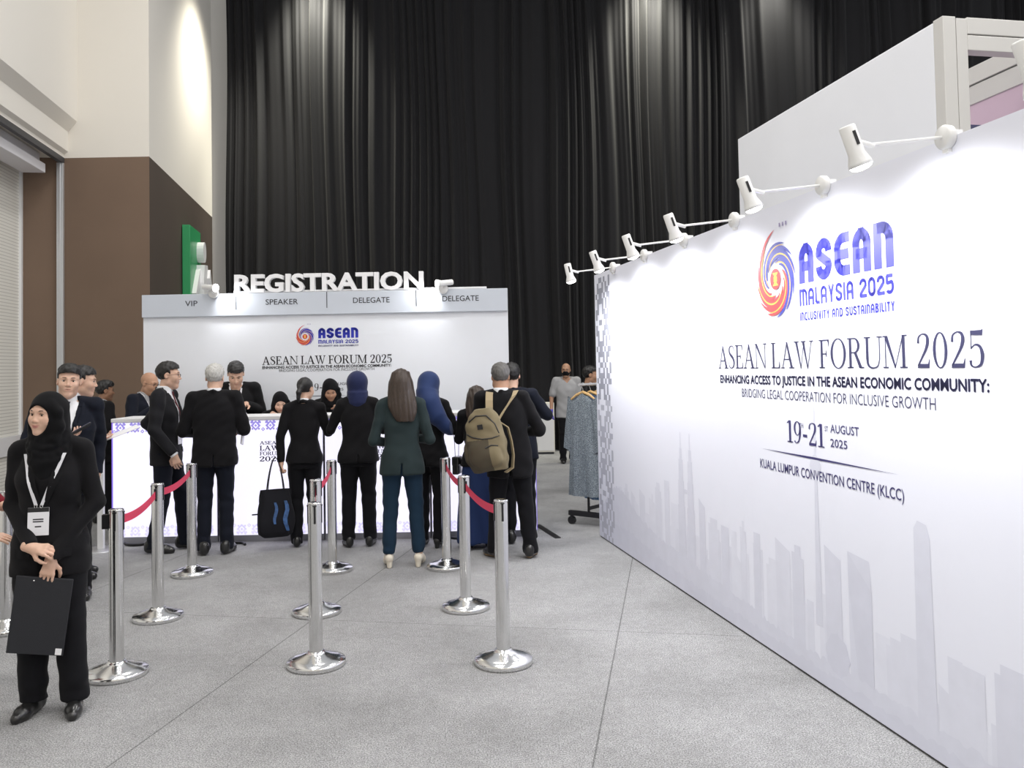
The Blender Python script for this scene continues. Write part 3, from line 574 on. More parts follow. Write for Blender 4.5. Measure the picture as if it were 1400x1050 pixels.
for i in range(4):
    x = -3.898 + UW * i
    ct = empty('registration_counter', frame((x, 8.25), (1, -.006)), lab[i], 'counter', 'lit registration counters')
    mb = MB(); mb.box((.004, .0, 0), (UW - .004, .44, .06)); mb.build('plinth', M_plinth, ct)
    mb = MB(); mb.box((.004, .008, .06), (UW - .004, .44, 1.165)); mb.build('body', M_white, ct)
    mb = MB(); mb.box((.012, 0, .062), (UW - .012, .0079, 1.16)); mb.build('light_panel', M_lit, ct)
    mb = MB(); songket(mb, .014, UW - .014, 1.045, 1.16, 0); mb.build('top_border', M_pat, ct)
    mb = MB(); songket(mb, .014, UW - .014, .075, .19, 0, -1); mb.build('bottom_border', M_pat2, ct)
    for xe, mm in (((.0, .012), M_edge if i == 0 else M_seam), ((UW - .003, UW), M_edge if i == 3 else M_seam)):
        mb = MB(); mb.box((xe[0] + (.009 if mm is M_seam and xe[0] == 0 else 0), -.004, .06), (xe[1], .03, 1.165)); mb.build('edge_trim', mm, ct)
    mb = MB(); mb.box((.0, -.02, 1.167), (UW - .002, .46, 1.205)); mb.build('counter_top', M_white, ct, None, .006)
    c = UW / 2
    for s, z, h, mm in (('ASEAN', .93, .032, M_liti), ('LAW', .872, .045, M_liti), ('FORUM', .826, .034, M_liti), ('2025', .768, .046, M_liti)) if i else ():
        glyph_text(ct, s, SERIF, c - .105, c + .105 - (.02 if s == 'LAW' else 0), z, h, mm, y=-.003, smear=.03)
# ------------------------------------------------------------------ other furniture
sb = empty('sign_stand', (-3.87, 7.975, 0), 'white sign board seen from behind on a slim pole stand left of the counters', 'sign stand')
mb = MB(); mb.lathe([(.17, 0), (.17, .006), (.16, .012), (.03, .014)], 32); mb.build('base', M_alu, sb)
mb = MB(); mb.box((-.028, -.02, .012), (.028, .02, 1.07)); mb.build('pole', M_white, sb, None, .004)
mb = MB(); mb.box((-.36, -.012, .4), (-.02, .006, 1.03)); bd = mb.build('board', M_white, sb, Matrix.Rotation(R(12), 4, 'Z'), .003)
for z in (.5, .62, .9, .98):
    mb = MB(); mb.lathe([(.006, 0), (.006, .004)], 8, 0, (0, 0, 0)); mb.build('screw', M_black, bd, Matrix.Translation((-.09, -.013, z)) @ Matrix.Rotation(R(90), 4, 'X'))
cb = empty('cabinet', (.44, 16.0, 0), 'low white cabinet against the black drape, behind the counter end', 'cabinet')
mb = MB(); mb.box((-.32, -.2, .04), (.32, .2, .95)); mb.build('body', mat('cabinet white', (.72, .70, .64), .5), cb, None, .006)
mb = MB(); mb.box((-.30, -.21, .07), (-.004, -.2, .92)); d1 = mb.build('door', M_white, cb); mb = MB(); mb.box((.004, -.21, .07), (.30, -.2, .92)); d2 = mb.build('door', M_white, cb)
for d, x in ((d1, -.03), (d2, .03)): mb = MB(); mb.box((x - .006, -.225, .5), (x + .006, -.211, .62)); mb.build('handle', M_alu, d)
mb = MB(); mb.box((-.3, -.18, 0), (.3, .18, .04)); mb.build('plinth', M_track, cb)
def cable(pts, label, r=.006, flat=None):
    mb = MB(); pts = [Vector((*p, r)) for p in pts]; out = []
    for i in range(len(pts) - 1):
        p0, p1, p2, p3 = pts[max(i - 1, 0)], pts[i], pts[i + 1], pts[min(i + 2, len(pts) - 1)]
        for k in range(6): t = k / 6; out.append(.5 * ((2 * p1) + (p2 - p0) * t + (2 * p0 - 5 * p1 + 4 * p2 - p3) * t * t + (3 * p1 - p0 - 3 * p2 + p3) * t ** 3))
    out.append(pts[-1]); mb.tube(out, r, 8); return tag(mb.build('cable', M_black), label, 'cable')
mb = MB(); rowsL = [(.225, 8.80), (.29, 8.55), (.345, 8.33), (.40, 8.12)]
for a, b in zip(rowsL, rowsL[1:]): mb.box((0, -.03, .001), ((Vector(b) - Vector(a)).length, .03, .008), 0, frame(a, (b[0] - a[0], b[1] - a[1])))
tag(mb.build('cable_cover', M_black), 'flat black cable cover on the carpet at the right end of the counter', 'cable cover')
cable([(-3.75, 8.2), (-3.68, 8.13), (-3.6, 8.12), (-3.5, 8.16), (-3.42, 8.1), (-3.45, 7.98)], 'black cable lying on the carpet at the left counter unit', .014)
cable([(-2.75, 8.2), (-2.7, 8.14), (-2.6, 8.13), (-2.55, 8.05)], 'black cable on the carpet at the seam of the two left counter units', .012)
cable([(-.62, 8.2), (-.52, 8.13), (-.42, 8.15), (-.4, 8.0)], 'black cable on the carpet by the right-hand belt posts', .012)
# small things on the counter tops
mb = MB(); mb.box((-.11, -.09, 0), (.11, .09, .02)); tag(mb.build('paper_stack', mat('paper', (.85, .85, .84), .7), None, frame((-3.3, 8.42), (1, .2), 1.206)), 'small stack of white papers on the left counter unit', 'paper')
# ------------------------------------------------------------------ belt posts
def steel_mat():
    m = mat('brushed stainless steel', (.78, .78, .775), .16, 1); b = m.node_tree.nodes['Principled BSDF']; b.inputs['Anisotropic'].default_value = .3; return m
M_steel = steel_mat(); M_cap = mat('polished steel', (.75, .75, .75), .12, 1); M_belt = mat('red woven belt', (.70, .035, .10), .6, bump=(400, .2))
PH = .9
post0 = None
def make_post():
    r = bpy.data.objects.new('belt_post', None); C.objects.link(r)
    mb = MB(); mb.lathe([(.001, 0), (.158, 0), (.163, .004), (.163, .024), (.159, .03), (.12, .045), (.08, .058), (.055, .066), (.048, .07), (.046, .078), (.001, .078)], 48); mb.build('base', M_steel, r)
    mb = MB(); mb.lathe([(.038, .078), (.038, PH - .012)], 32); mb.build('pole', M_steel, r)
    mb = MB(); mb.lathe([(.038, PH - .012), (.0395, PH - .01), (.0395, PH - .003), (.036, PH), (.001, PH)], 32); mb.build('cap', M_cap, r)
    for k in range(4):
        A = Matrix.Rotation(k * math.pi / 2, 4, 'Z')
        mb = MB(); mb.box((-.006, -.0415, PH - .115), (.006, -.036, PH - .016), 0, A); mb.box((-.011, -.043, PH - .02), (.011, -.036, PH - .014), 0, A); mb.build('belt_slot', M_black, r)
    return r
post0 = make_post()
rowsP = [[(-2.189, 4.683), (-2.403, 5.736), (-2.633, 6.95)], [(-1.124, 4.784), (-1.352, 5.792), (-1.501, 6.995)], [(-.08, 4.759), (-.348, 5.833), (-.569, 7.018)]]
rn = ['left row', 'middle row', 'right row']; dn = ['nearest the camera', 'middle one', 'farthest, close to the counter']
first = True
def belt(root, a, b, nm='belt'):       # belt from post a to post b, child of a's post
    Ri = root.matrix_world.inverted(); a = Vector((*a, PH - .065)); b = Vector((*b, PH - .065)); d = (b - a).normalized(); mb = MB(); rw = []
    for k in range(17):
        t = k / 16; p = a + d * .04 + (b - a - d * .08) * t; p.z -= .035 * 4 * t * (1 - t); rw.append(p)
    n = Vector((-d.y, d.x, 0)) * .0012
    for s in (1, -1):
        mb.grid([[Ri @ (p + n * s + Vector((0, 0, z))) for p in rw] for z in (-.024, .024)])
    o = mb.build(nm, M_belt, root)
    mb = MB(); F = Ri @ frame((b.x, b.y), (d.x, d.y)); mb.box((-.075, -.008, PH - .1), (-.036, .008, PH - .03), 0, F); mb.build('belt_clip', M_black, root)
posts = []
for i, row in enumerate(rowsP):
    for j, (x, y) in enumerate(row):
        o = post0 if first else copy_tree(post0); first = False
        nd = row[min(j + 1, 2)] if j < 2 else row[1]; an = math.atan2(nd[1] - y, nd[0] - x) - math.pi / 2
        o.matrix_world = Matrix.Translation((x, y, 0)) @ Matrix.Rotation(an, 4, 'Z')
        tag(o, 'steel belt post of the %s, %s' % (rn[i], dn[j]), 'barrier post', 'steel belt posts'); posts.append((o, row, j))
edge = copy_tree(post0); edge.matrix_world = Matrix.Translation((-3.30, 5.527, 0)) @ Matrix.Rotation(R(60), 4, 'Z'); tag(edge, 'steel belt post at the left edge, half hidden behind the black suit', 'barrier post', 'steel belt posts')
for o, row, j in posts:
    if j < 2: belt(o, row[j], row[j + 1])
belt(edge, (-3.30, 5.527), (-4.75, 6.0))
mb = MB(); mb.box((-.07, -.018, PH - .105), (-.036, .018, PH - .028)); mb.build('belt_clip', M_black, posts[0][0])
# ------------------------------------------------------------------ garment rail
rk = empty('garment_rail', frame((.72, 8.68), (.62, .78)), 'garment rail on castors holding patterned clothes behind the printed wall end', 'clothes rack')
M_rail = mat('white tube', (.7, .7, .72), .3, .5)
mb = MB(); mb.tube([(-.08, 0, 1.44), (1.3, 0, 1.44)], .014, 10); mb.build('bar', M_rail, rk)
for x in (.05, 1.2):
    mb = MB(); mb.tube([(x, 0, .14), (x, 0, 1.43)], .013, 10); mb.build('upright', M_rail if x > 1 else M_black, rk)
    mb = MB(); mb.box((x - .025, -.24, .09), (x + .025, .24, .14)); ft = mb.build('foot', M_black, rk, None, .006)
    for y in (-.21, .21):
        mb = MB(); mb.tube([(x - .02, y, .04), (x + .02, y, .04)], .04, 16); mb.box((x - .012, y - .015, .06), (x + .012, y + .015, .1)); mb.build('castor', M_black, ft)
mb = MB(); mb.box((.05, -.012, .16), (1.2, .012, .19)); mb.build('lower_bar', M_black, rk)
def batik(name, a, b, sc):
    m = mat(name, a, .8); nt = m.node_tree; p = nt.nodes['Principled BSDF']; tc = nt.nodes.new('ShaderNodeTexCoord')
    v = nt.nodes.new('ShaderNodeTexVoronoi'); v.inputs['Scale'].default_value = sc; v.feature = 'DISTANCE_TO_EDGE'; n = nt.nodes.new('ShaderNodeTexNoise'); n.inputs['Scale'].default_value = sc * 1.5; n.inputs['Detail'].default_value = 6
    nt.links.new(tc.outputs['Object'], v.inputs['Vector']); nt.links.new(tc.outputs['Object'], n.inputs['Vector'])
    mm = nt.nodes.new('ShaderNodeMath'); mm.operation = 'MULTIPLY'; nt.links.new(v.outputs['Distance'], mm.inputs[0]); nt.links.new(n.outputs[0], mm.inputs[1])
    r = nt.nodes.new('ShaderNodeValToRGB'); r.color_ramp.elements[0].position = .02; r.color_ramp.elements[1].position = .12
    r.color_ramp.elements[0].color = (*b, 1); r.color_ramp.elements[1].color = (*a, 1); nt.links.new(mm.outputs[0], r.inputs[0]); nt.links.new(r.outputs[0], p.inputs['Base Color']); return m
M_wood = mat('pale wooden hanger', (.62, .40, .17), .45)
GM = [batik('grey batik', (.045, .06, .085), (.26, .30, .33), 85), batik('blue batik', (.03, .09, .2), (.16, .24, .36), 45), batik('navy batik', (.02, .04, .1), (.1, .14, .22), 48), batik('slate batik', (.07, .1, .16), (.24, .28, .33), 60)]
gl = ['grey patterned batik robe, first on the garment rail', 'dark blue patterned garment, second on the garment rail', 'blue patterned garment, third on the garment rail', 'slate patterned garment, fourth on the garment rail', 'grey patterned garment, last on the garment rail']
for k in range(5):
    G = rk.matrix_world @ Matrix.Translation((.0 + .13 * k + (0 if k else -.01), 0, 1.44)) @ Matrix.Rotation(R(8 * math.sin(k * 2.1)), 4, 'Z')
    hg = empty('clothes_hanger', G, ['pale wooden hanger, first on the garment rail', 'pale wooden hanger, second on the garment rail', 'pale wooden hanger, third on the garment rail', 'pale wooden hanger, fourth on the garment rail', 'pale wooden hanger, last on the garment rail'][k], 'hanger', 'wooden hangers on the garment rail')
    mb = MB(); mb.tube([(0, -.015, -.01), (0, -.012, .015), (0, 0, .022), (0, .014, .014), (0, .016, -.01), (0, 0, -.05), (0, 0, -.075)], .0025, 6); mb.build('hook', M_alu, hg)
    mb = MB(); mb.tube([(0, -.16, -.16), (0, -.08, -.105), (0, 0, -.075), (0, .08, -.105), (0, .16, -.16)], [.009, .014, .017, .014, .009], 10); mb.build('arms', M_wood, hg)
    ln = (1.13, .95, 1.2, .9, 1.0)[k]; go = MB(); rows = []
    for t in np.linspace(0, 1, 26):
        z = -.085 - t * (ln - .085); w = np.interp(t, [0, .04, .1, .3, .6, 1], [.05, .10, .165, .16, .175, .2]); th = np.interp(t, [0, .1, .4, 1], [.02, .035, .045, .05])
        row = []
        for q in range(40):
            a = 2 * math.pi * q / 40; ca, sa = math.cos(a), math.sin(a)
            f = 1 + .35 * t * math.sin(a * 6 + k + t * 2) + .12 * math.sin(a * 11 + k * 2)
            zz = z - (.09 * (abs(ca) ** 1.5) * (1 if t < .02 else .0)) + (-.1 * max(0, abs(ca)) if t == 0 else 0)
            row.append((sa * th * f, ca * w, zz if t > .05 else z - abs(ca) * .03))
        rows.append(row)
    go.grid(rows, 0, True); go.poly(rows[-1], 0)
    g = empty('hanging_garment', G, gl[k], 'garment', 'garments on the garment rail'); go.build('body', GM[(0, 2, 1, 3, 0)[k]], g)
    for s in (-1, 1):
        sl = MB(); rr = []
        for t in np.linspace(0, 1, 14):
            c = Vector((.01 * s, s * (.145 + .05 * t), -.15 - .52 * t)); w = .065 + .02 * t
            rr.append([(c.x + .028 * math.sin(2 * math.pi * q / 18) * (1 + .3 * math.sin(q * 1.7 + t * 6)), c.y + w * .75 * math.cos(2 * math.pi * q / 18), c.z + .03 * math.cos(2 * math.pi * q / 18) * s) for q in range(18)])
        sl.grid(rr, 0, True); sl.poly(rr[-1]); sl.build('sleeve', GM[(0, 2, 1, 3, 0)[k]], g)
# ------------------------------------------------------------------ figures: smooth blended volumes meshed into one continuous surface
def axis(lo, hi, fine, coarse, bands):
    """sample positions from lo to hi: step `fine` inside the bands, `coarse` elsewhere"""
    out = [lo]
    while out[-1] < hi:
        x = out[-1]; st = fine if any(a - coarse <= x <= b for a, b in bands) else coarse
        out.append(x + st)
    return np.array(out, np.float32)
class Vol:
    def __init__(s, xs, ys, zs): s.x, s.y, s.z = xs, ys, zs; s.d = np.full((len(xs), len(ys), len(zs)), .25, np.float32)
    def blk(s, lo, hi):
        sl = tuple(slice(max(0, int(np.searchsorted(a, l)) - 1), min(len(a), int(np.searchsorted(a, h)) + 2)) for a, l, h in zip((s.x, s.y, s.z), lo, hi))
        return sl, s.x[sl[0]][:, None, None], s.y[sl[1]][None, :, None], s.z[sl[2]][None, None, :]
    def put(s, sl, d, k, sub=False):
        a = s.d[sl]
        if a.size == 0: return
        p = -a if sub else a
        if k > 0: h = np.clip(.5 + .5 * (d - p) / k, 0, 1); r = d * (1 - h) + p * h - k * h * (1 - h)
        else: r = np.minimum(p, d)
        if sub: r = -r
        s.d[sl] = r
    def cone(s, a, b, ra, rb, k=.02, sub=False):
        a = np.array(a, float); b = np.array(b, float); m = max(ra, rb) + k + .03
        sl, X, Y, Z = s.blk(np.minimum(a, b) - m, np.maximum(a, b) + m); ab = b - a; L = ab @ ab + 1e-9
        t = np.clip(((X - a[0]) * ab[0] + (Y - a[1]) * ab[1] + (Z - a[2]) * ab[2]) / L, 0, 1)
        d = np.sqrt((X - a[0] - t * ab[0]) ** 2 + (Y - a[1] - t * ab[1]) ** 2 + (Z - a[2] - t * ab[2]) ** 2) - (ra + (rb - ra) * t)
        s.put(sl, d, k, sub)
    def chain(s, pts, rs, k=.02):
        for i in range(len(pts) - 1): s.cone(pts[i], pts[i + 1], rs[i], rs[i + 1], k)
    def ell(s, c, r, k=.02, M=None, sub=False):
        c = np.array(c, float); r = np.array(r, float); m = r.max() + k + .03
        sl, X, Y, Z = s.blk(c - m, c + m); X = X - c[0]; Y = Y - c[1]; Z = Z - c[2]
        if M is not None:
            X, Y, Z = (M[0][0] * X + M[1][0] * Y + M[2][0] * Z, M[0][1] * X + M[1][1] * Y + M[2][1] * Z, M[0][2] * X + M[1][2] * Y + M[2][2] * Z)
        k0 = np.sqrt((X / r[0]) ** 2 + (Y / r[1]) ** 2 + (Z / r[2]) ** 2); k1 = np.sqrt((X / r[0] ** 2) ** 2 + (Y / r[1] ** 2) ** 2 + (Z / r[2] ** 2) ** 2) + 1e-6
        s.put(sl, k0 * (k0 - 1) / k1, k, sub)
    def box(s, c, h, k=.0, M=None, rnd=.0, sub=False):
        c = np.array(c, float); m = float(np.linalg.norm(h)) + k + .03
        sl, X, Y, Z = s.blk(c - m, c + m); X = X - c[0]; Y = Y - c[1]; Z = Z - c[2]
        if M is not None:
            X, Y, Z = (M[0][0] * X + M[1][0] * Y + M[2][0] * Z, M[0][1] * X + M[1][1] * Y + M[2][1] * Z, M[0][2] * X + M[1][2] * Y + M[2][2] * Z)
        q = [np.abs(v) - hh + rnd for v, hh in zip((X, Y, Z), h)]
        d = np.sqrt(np.maximum(q[0], 0) ** 2 + np.maximum(q[1], 0) ** 2 + np.maximum(q[2], 0) ** 2) + np.minimum(np.maximum(np.maximum(q[0], q[1]), q[2]), 0) - rnd
        s.put(sl, d, k, sub)
    def loft(s, nodes, k=.02, n=2.4):
        """nodes: (z, cx, cy, half width, half depth), bottom to top, flat ends"""
        N = np.array(nodes, float); m = k + .03; A = N[:, 3].max() + m; B = N[:, 4].max() + m
        sl, X, Y, Z = s.blk((N[:, 1].min() - A, N[:, 2].min() - B, N[0, 0] - m), (N[:, 1].max() + A, N[:, 2].max() + B, N[-1, 0] + m))
        z = Z[0, 0]; zi = np.linspace(N[0, 0], N[-1, 0], 80)
        def sm(c):
            v = np.interp(zi, N[:, 0], N[:, c]); w = np.ones(9) / 9; v2 = np.convolve(np.pad(v, 4, mode='edge'), w, 'valid'); return np.interp(z, zi, v2)[None, None, :]
        cx, cy, a, b = sm(1), sm(2), sm(3), sm(4)
        q = ((np.abs(X - cx) / a) ** n + (np.abs(Y - cy) / b) ** n) ** (1 / n)
        d = (q - 1) * np.minimum(a, b); d = np.maximum(d, np.maximum(N[0, 0] - Z, Z - N[-1, 0])); s.put(sl, d.astype(np.float32), k)
    def cut(s, f):                       # keep where f(X,Y,Z) <= 0
        d = f(s.x[:, None, None], s.y[None, :, None], s.z[None, None, :]); s.d = np.maximum(s.d, d).astype(np.float32)
    def at(s, x, y=None, z=None, back=False):
        """outermost surface Y of the volume at (x, z), front side by default"""
        i = int(np.clip(np.searchsorted(s.x, x), 0, len(s.x) - 1)); kk = int(np.clip(np.searchsorted(s.z, z), 0, len(s.z) - 1)); c = s.d[i, :, kk] < 0
        if not c.any(): return None
        j = np.nonzero(c)[0]; j = j[0] if back else j[-1]; j2 = j - 1 if back else j + 1
        if 0 <= j2 < len(s.y):
            d0, d1 = s.d[i, j, kk], s.d[i, j2, kk]; t = d0 / (d0 - d1 + 1e-9); return float(s.y[j] + (s.y[j2] - s.y[j]) * t)
        return float(s.y[j])
    def mesh(s):
        d = s.d.copy(); d[0] = d[-1] = .1; d[:, 0] = d[:, -1] = .1; d[:, :, 0] = np.maximum(d[:, :, 0], .001); d[:, :, -1] = np.maximum(d[:, :, -1], .001)
        I = d < 0; nx, ny, nz = d.shape
        c = np.zeros((nx - 1, ny - 1, nz - 1), np.int8)
        for a in (0, 1):
            for b in (0, 1):
                for e in (0, 1): c += I[a:nx - 1 + a, b:ny - 1 + b, e:nz - 1 + e]
        act = np.argwhere((c > 0) & (c < 8)); idx = np.full(c.shape, -1, np.int64); idx[tuple(act.T)] = np.arange(len(act))
        P = np.zeros((len(act), 3)); W = np.zeros(len(act)); ax = (s.x, s.y, s.z)
        for dim in range(3):
            o = [q for q in range(3) if q != dim]
            for a in (0, 1):
                for b in (0, 1):
                    o0 = act.copy(); o0[:, o[0]] += a; o0[:, o[1]] += b; o1 = o0.copy(); o1[:, dim] += 1
                    v0 = d[tuple(o0.T)]; v1 = d[tuple(o1.T)]; m = (v0 < 0) != (v1 < 0)
                    t = v0[m] / (v0[m] - v1[m]); p = np.stack([ax[q][o0[m, q]] for q in range(3)], 1).astype(float)
                    p[:, dim] += t * (ax[dim][o1[m, dim]] - ax[dim][o0[m, dim]]); P[m] += p; W[m] += 1
        P /= W[:, None]; F = []
        for dim in range(3):
            u, v = (dim + 1) % 3, (dim + 2) % 3
            a = [slice(None)] * 3; b = [slice(None)] * 3; a[dim] = slice(0, -1); b[dim] = slice(1, None)
            ch = I[tuple(a)] != I[tuple(b)]; e = np.argwhere(ch); e = e[(e[:, u] > 0) & (e[:, v] > 0)]
            e = e[(e[:, u] < d.shape[u] - 1) & (e[:, v] < d.shape[v] - 1)]
            if not len(e): continue
            q = []
            for du, dv in ((0, 0), (1, 0), (1, 1), (0, 1)): cc = e.copy(); cc[:, u] -= du; cc[:, v] -= dv; q.append(idx[tuple(cc.T)])
            q = np.stack(q, 1); fl = I[tuple(e.T)]; q[~fl] = q[~fl][:, ::-1]; F.append(q)
        return P, np.concatenate(F) if F else np.zeros((0, 4), int)
def vnormals(P, F):
    n = np.zeros_like(P); a = np.cross(P[F[:, 2]] - P[F[:, 0]], P[F[:, 3]] - P[F[:, 1]])
    for k in range(4): np.add.at(n, F[:, k], a)
    return n / (np.linalg.norm(n, axis=1, keepdims=True) + 1e-9)
def relax(P, F, it=1, w=.5):
    for _ in range(it):
        S = np.zeros_like(P); c = np.zeros(len(P))
        for a, b in ((0, 1), (1, 2), (2, 3), (3, 0)):
            np.add.at(S, F[:, a], P[F[:, b]]); np.add.at(S, F[:, b], P[F[:, a]]); np.add.at(c, F[:, a], 1); np.add.at(c, F[:, b], 1)
        P = P * (1 - w) + w * S / np.maximum(c, 1)[:, None]
    return P
def link_mesh(name, P, F, mats, parent, mi=None, M=None):
    me = bpy.data.meshes.new(name); me.vertices.add(len(P)); me.vertices.foreach_set('co', P.astype(np.float32).ravel())
    me.loops.add(F.size); me.loops.foreach_set('vertex_index', F.astype(np.int32).ravel()); me.polygons.add(len(F))
    me.polygons.foreach_set('loop_start', (np.arange(len(F)) * 4).astype(np.int32)); me.polygons.foreach_set('loop_total', np.full(len(F), 4, np.int32))
    for m in (mats if isinstance(mats, (list, tuple)) else [mats]): me.materials.append(m)
    if mi is not None: me.polygons.foreach_set('material_index', mi.astype(np.int32))
    me.polygons.foreach_set('use_smooth', np.ones(len(F), bool)); me.update(calc_edges=True); me.validate()
    o = bpy.data.objects.new(name, me); C.objects.link(o); o.parent = parent
    if M: o.matrix_local = M
    return o
def waves(P, seed, dirs, amp):           # soft cloth folds: sum of a few skewed waves
    r = np.random.RandomState(seed); f = np.zeros(len(P))
    for (kx, ky, kz) in dirs:
        k = np.array((kx, ky, kz), float) * (1 + .25 * r.randn()); w = .6 * np.sin(P @ np.array((7, 9, 5.)) * (.7 + r.rand()) + r.rand() * 6)
        f += np.sin(P @ k + w * 2 + r.rand() * 6.28)
    return amp * f / len(dirs)
FOLD_JACKET = [(20, 10, 26), (-24, 8, 18), (8, 14, 46), (34, 0, -26), (-40, 20, 52)]
FOLD_LEG = [(10, 10, 55), (-12, 20, 38), (25, 0, 30)]
FOLD_DRAPE = [(45, 20, 6), (-38, 25, 10), (28, -30, 14)]

def skin_mat(name, col, lip=(.44, .17, .15)):
    m = mat(name, col, .5, spec=.4, vary=(60, .05)); nt = m.node_tree; b = nt.nodes['Principled BSDF']
    b.inputs['Subsurface Weight'].default_value = .12; b.inputs['Subsurface Radius'].default_value = (.012, .005, .003)
    src = b.inputs['Base Color'].links[0].from_socket; at_ = nt.nodes.new('ShaderNodeAttribute'); at_.attribute_name = 'lip'
    mx = nt.nodes.new('ShaderNodeMix'); mx.data_type = 'RGBA'; mx.inputs[7].default_value = (*lip, 1)
    nt.links.new(at_.outputs['Fac'], mx.inputs[0]); nt.links.new(src, mx.inputs[6]); nt.links.new(mx.outputs[2], b.inputs['Base Color']); return m
def hair_mat(name, col, rough=.45):
    m = mat(name, col, rough, spec=.5); nt = m.node_tree; b = nt.nodes['Principled BSDF']; tc = nt.nodes.new('ShaderNodeTexCoord'); mp = nt.nodes.new('ShaderNodeMapping'); mp.inputs['Scale'].default_value = (330, 330, 14)
    n = nt.nodes.new('ShaderNodeTexNoise'); n.inputs['Scale'].default_value = 1; n.inputs['Detail'].default_value = 3; bp = nt.nodes.new('ShaderNodeBump'); bp.inputs['Strength'].default_value = .35; bp.inputs['Distance'].default_value = .006
    cr = nt.nodes.new('ShaderNodeValToRGB'); cr.color_ramp.elements[0].color = (*[c * .55 for c in col], 1); cr.color_ramp.elements[1].color = (*[min(1, c * 1.6) for c in col], 1); cr.color_ramp.elements[0].position = .3; cr.color_ramp.elements[1].position = .7
    nt.links.new(tc.outputs['Object'], mp.inputs['Vector']); nt.links.new(mp.outputs[0], n.inputs['Vector']); nt.links.new(n.outputs[0], bp.inputs['Height']); nt.links.new(bp.outputs[0], b.inputs['Normal']); nt.links.new(n.outputs[0], cr.inputs[0]); nt.links.new(cr.outputs[0], b.inputs['Base Color']); return m
M_skin = skin_mat('light warm skin', (.64, .41, .305)); M_skin2 = skin_mat('tan skin', (.45, .255, .165), (.33, .14, .11)); M_skin3 = skin_mat('brown skin', (.29, .155, .095), (.2, .09, .07))
M_lip = mat('lips', (.42, .13, .12), .4); M_eyew = mat('eye white', (.72, .70, .68), .25); M_iris = mat('dark iris', (.02, .012, .008), .15)
M_nail = mat('nail', (.62, .40, .33), .3)
M_hair = hair_mat('black hair', (.010, .009, .009)); M_hairb = hair_mat('dark brown hair', (.034, .021, .014), .38); M_hairg = hair_mat('silver grey hair', (.46, .45, .43), .6); M_hairs = hair_mat('grey flecked hair', (.10, .095, .09), .6)
def cloth(name, col, rough=.8, sheen=.05): return mat(name, [c * (.62 if max(col) < .03 else 1) for c in col], rough, spec=.12, sheen=sheen, bump=(500, .12))
M_suit = cloth('black suit cloth', (.012, .0115, .0135)); M_suitn = cloth('dark navy suit cloth', (.013, .016, .028)); M_suitc = cloth('charcoal suit cloth', (.022, .022, .026)); M_teal = cloth('dark teal blazer cloth', (.022, .034, .036)); M_navyt = cloth('deep blue trouser cloth', (.012, .030, .055)); M_trou = cloth('black trouser cloth', (.011, .011, .014))
M_hij = cloth('black hijab cloth', (.008, .008, .0095), .85, .04); M_hijn = cloth('navy hijab cloth', (.018, .024, .075), .7, .15); M_hijb = cloth('blue satin hijab', (.018, .035, .11), .55, .15)
M_shirt = cloth('white shirt cotton', (.78, .79, .82)); M_shirtk = cloth('black shirt cotton', (.014, .014, .016)); M_shirtg = cloth('grey shirt cotton', (.36, .36, .37)); M_maroon = cloth('dark red cloth', (.16, .012, .02)); M_skirt = cloth('navy skirt cloth', (.022, .04, .12))
M_leather = mat('black leather', (.012, .012, .012), .28, coat=.3); M_cream = mat('cream leather', (.72, .66, .55), .4); M_sole = mat('tan rubber sole', (.30, .19, .10), .6); M_lany = cloth('white lanyard ribbon', (.74, .74, .78)); M_badge = mat('badge card', (.80, .80, .84), .35, coat=.4); M_tied = cloth('dark tie silk', (.02, .02, .045), .5); M_tier = cloth('dark red tie silk', (.10, .015, .02), .5)
M_glass = mat('spectacle frame', (.02, .02, .022), .3); M_mask = cloth('black face mask', (.012, .012, .015)); M_glove = mat('violet nitrile glove', (.09, .07, .55), .45); M_paper = mat('white paper', (.84, .84, .86), .7); M_metal = mat('small nickel fitting', (.7, .7, .7), .25, 1)

def rotm(yaw=0, pit=0, rol=0):           # head turn: yaw left +, pitch down +, roll
    return np.array((Matrix.Rotation(R(yaw), 3, 'Z') @ Matrix.Rotation(R(-pit), 3, 'X') @ Matrix.Rotation(R(rol), 3, 'Y')))
def unit(v): v = np.array(v, float); return v / (np.linalg.norm(v) + 1e-9)

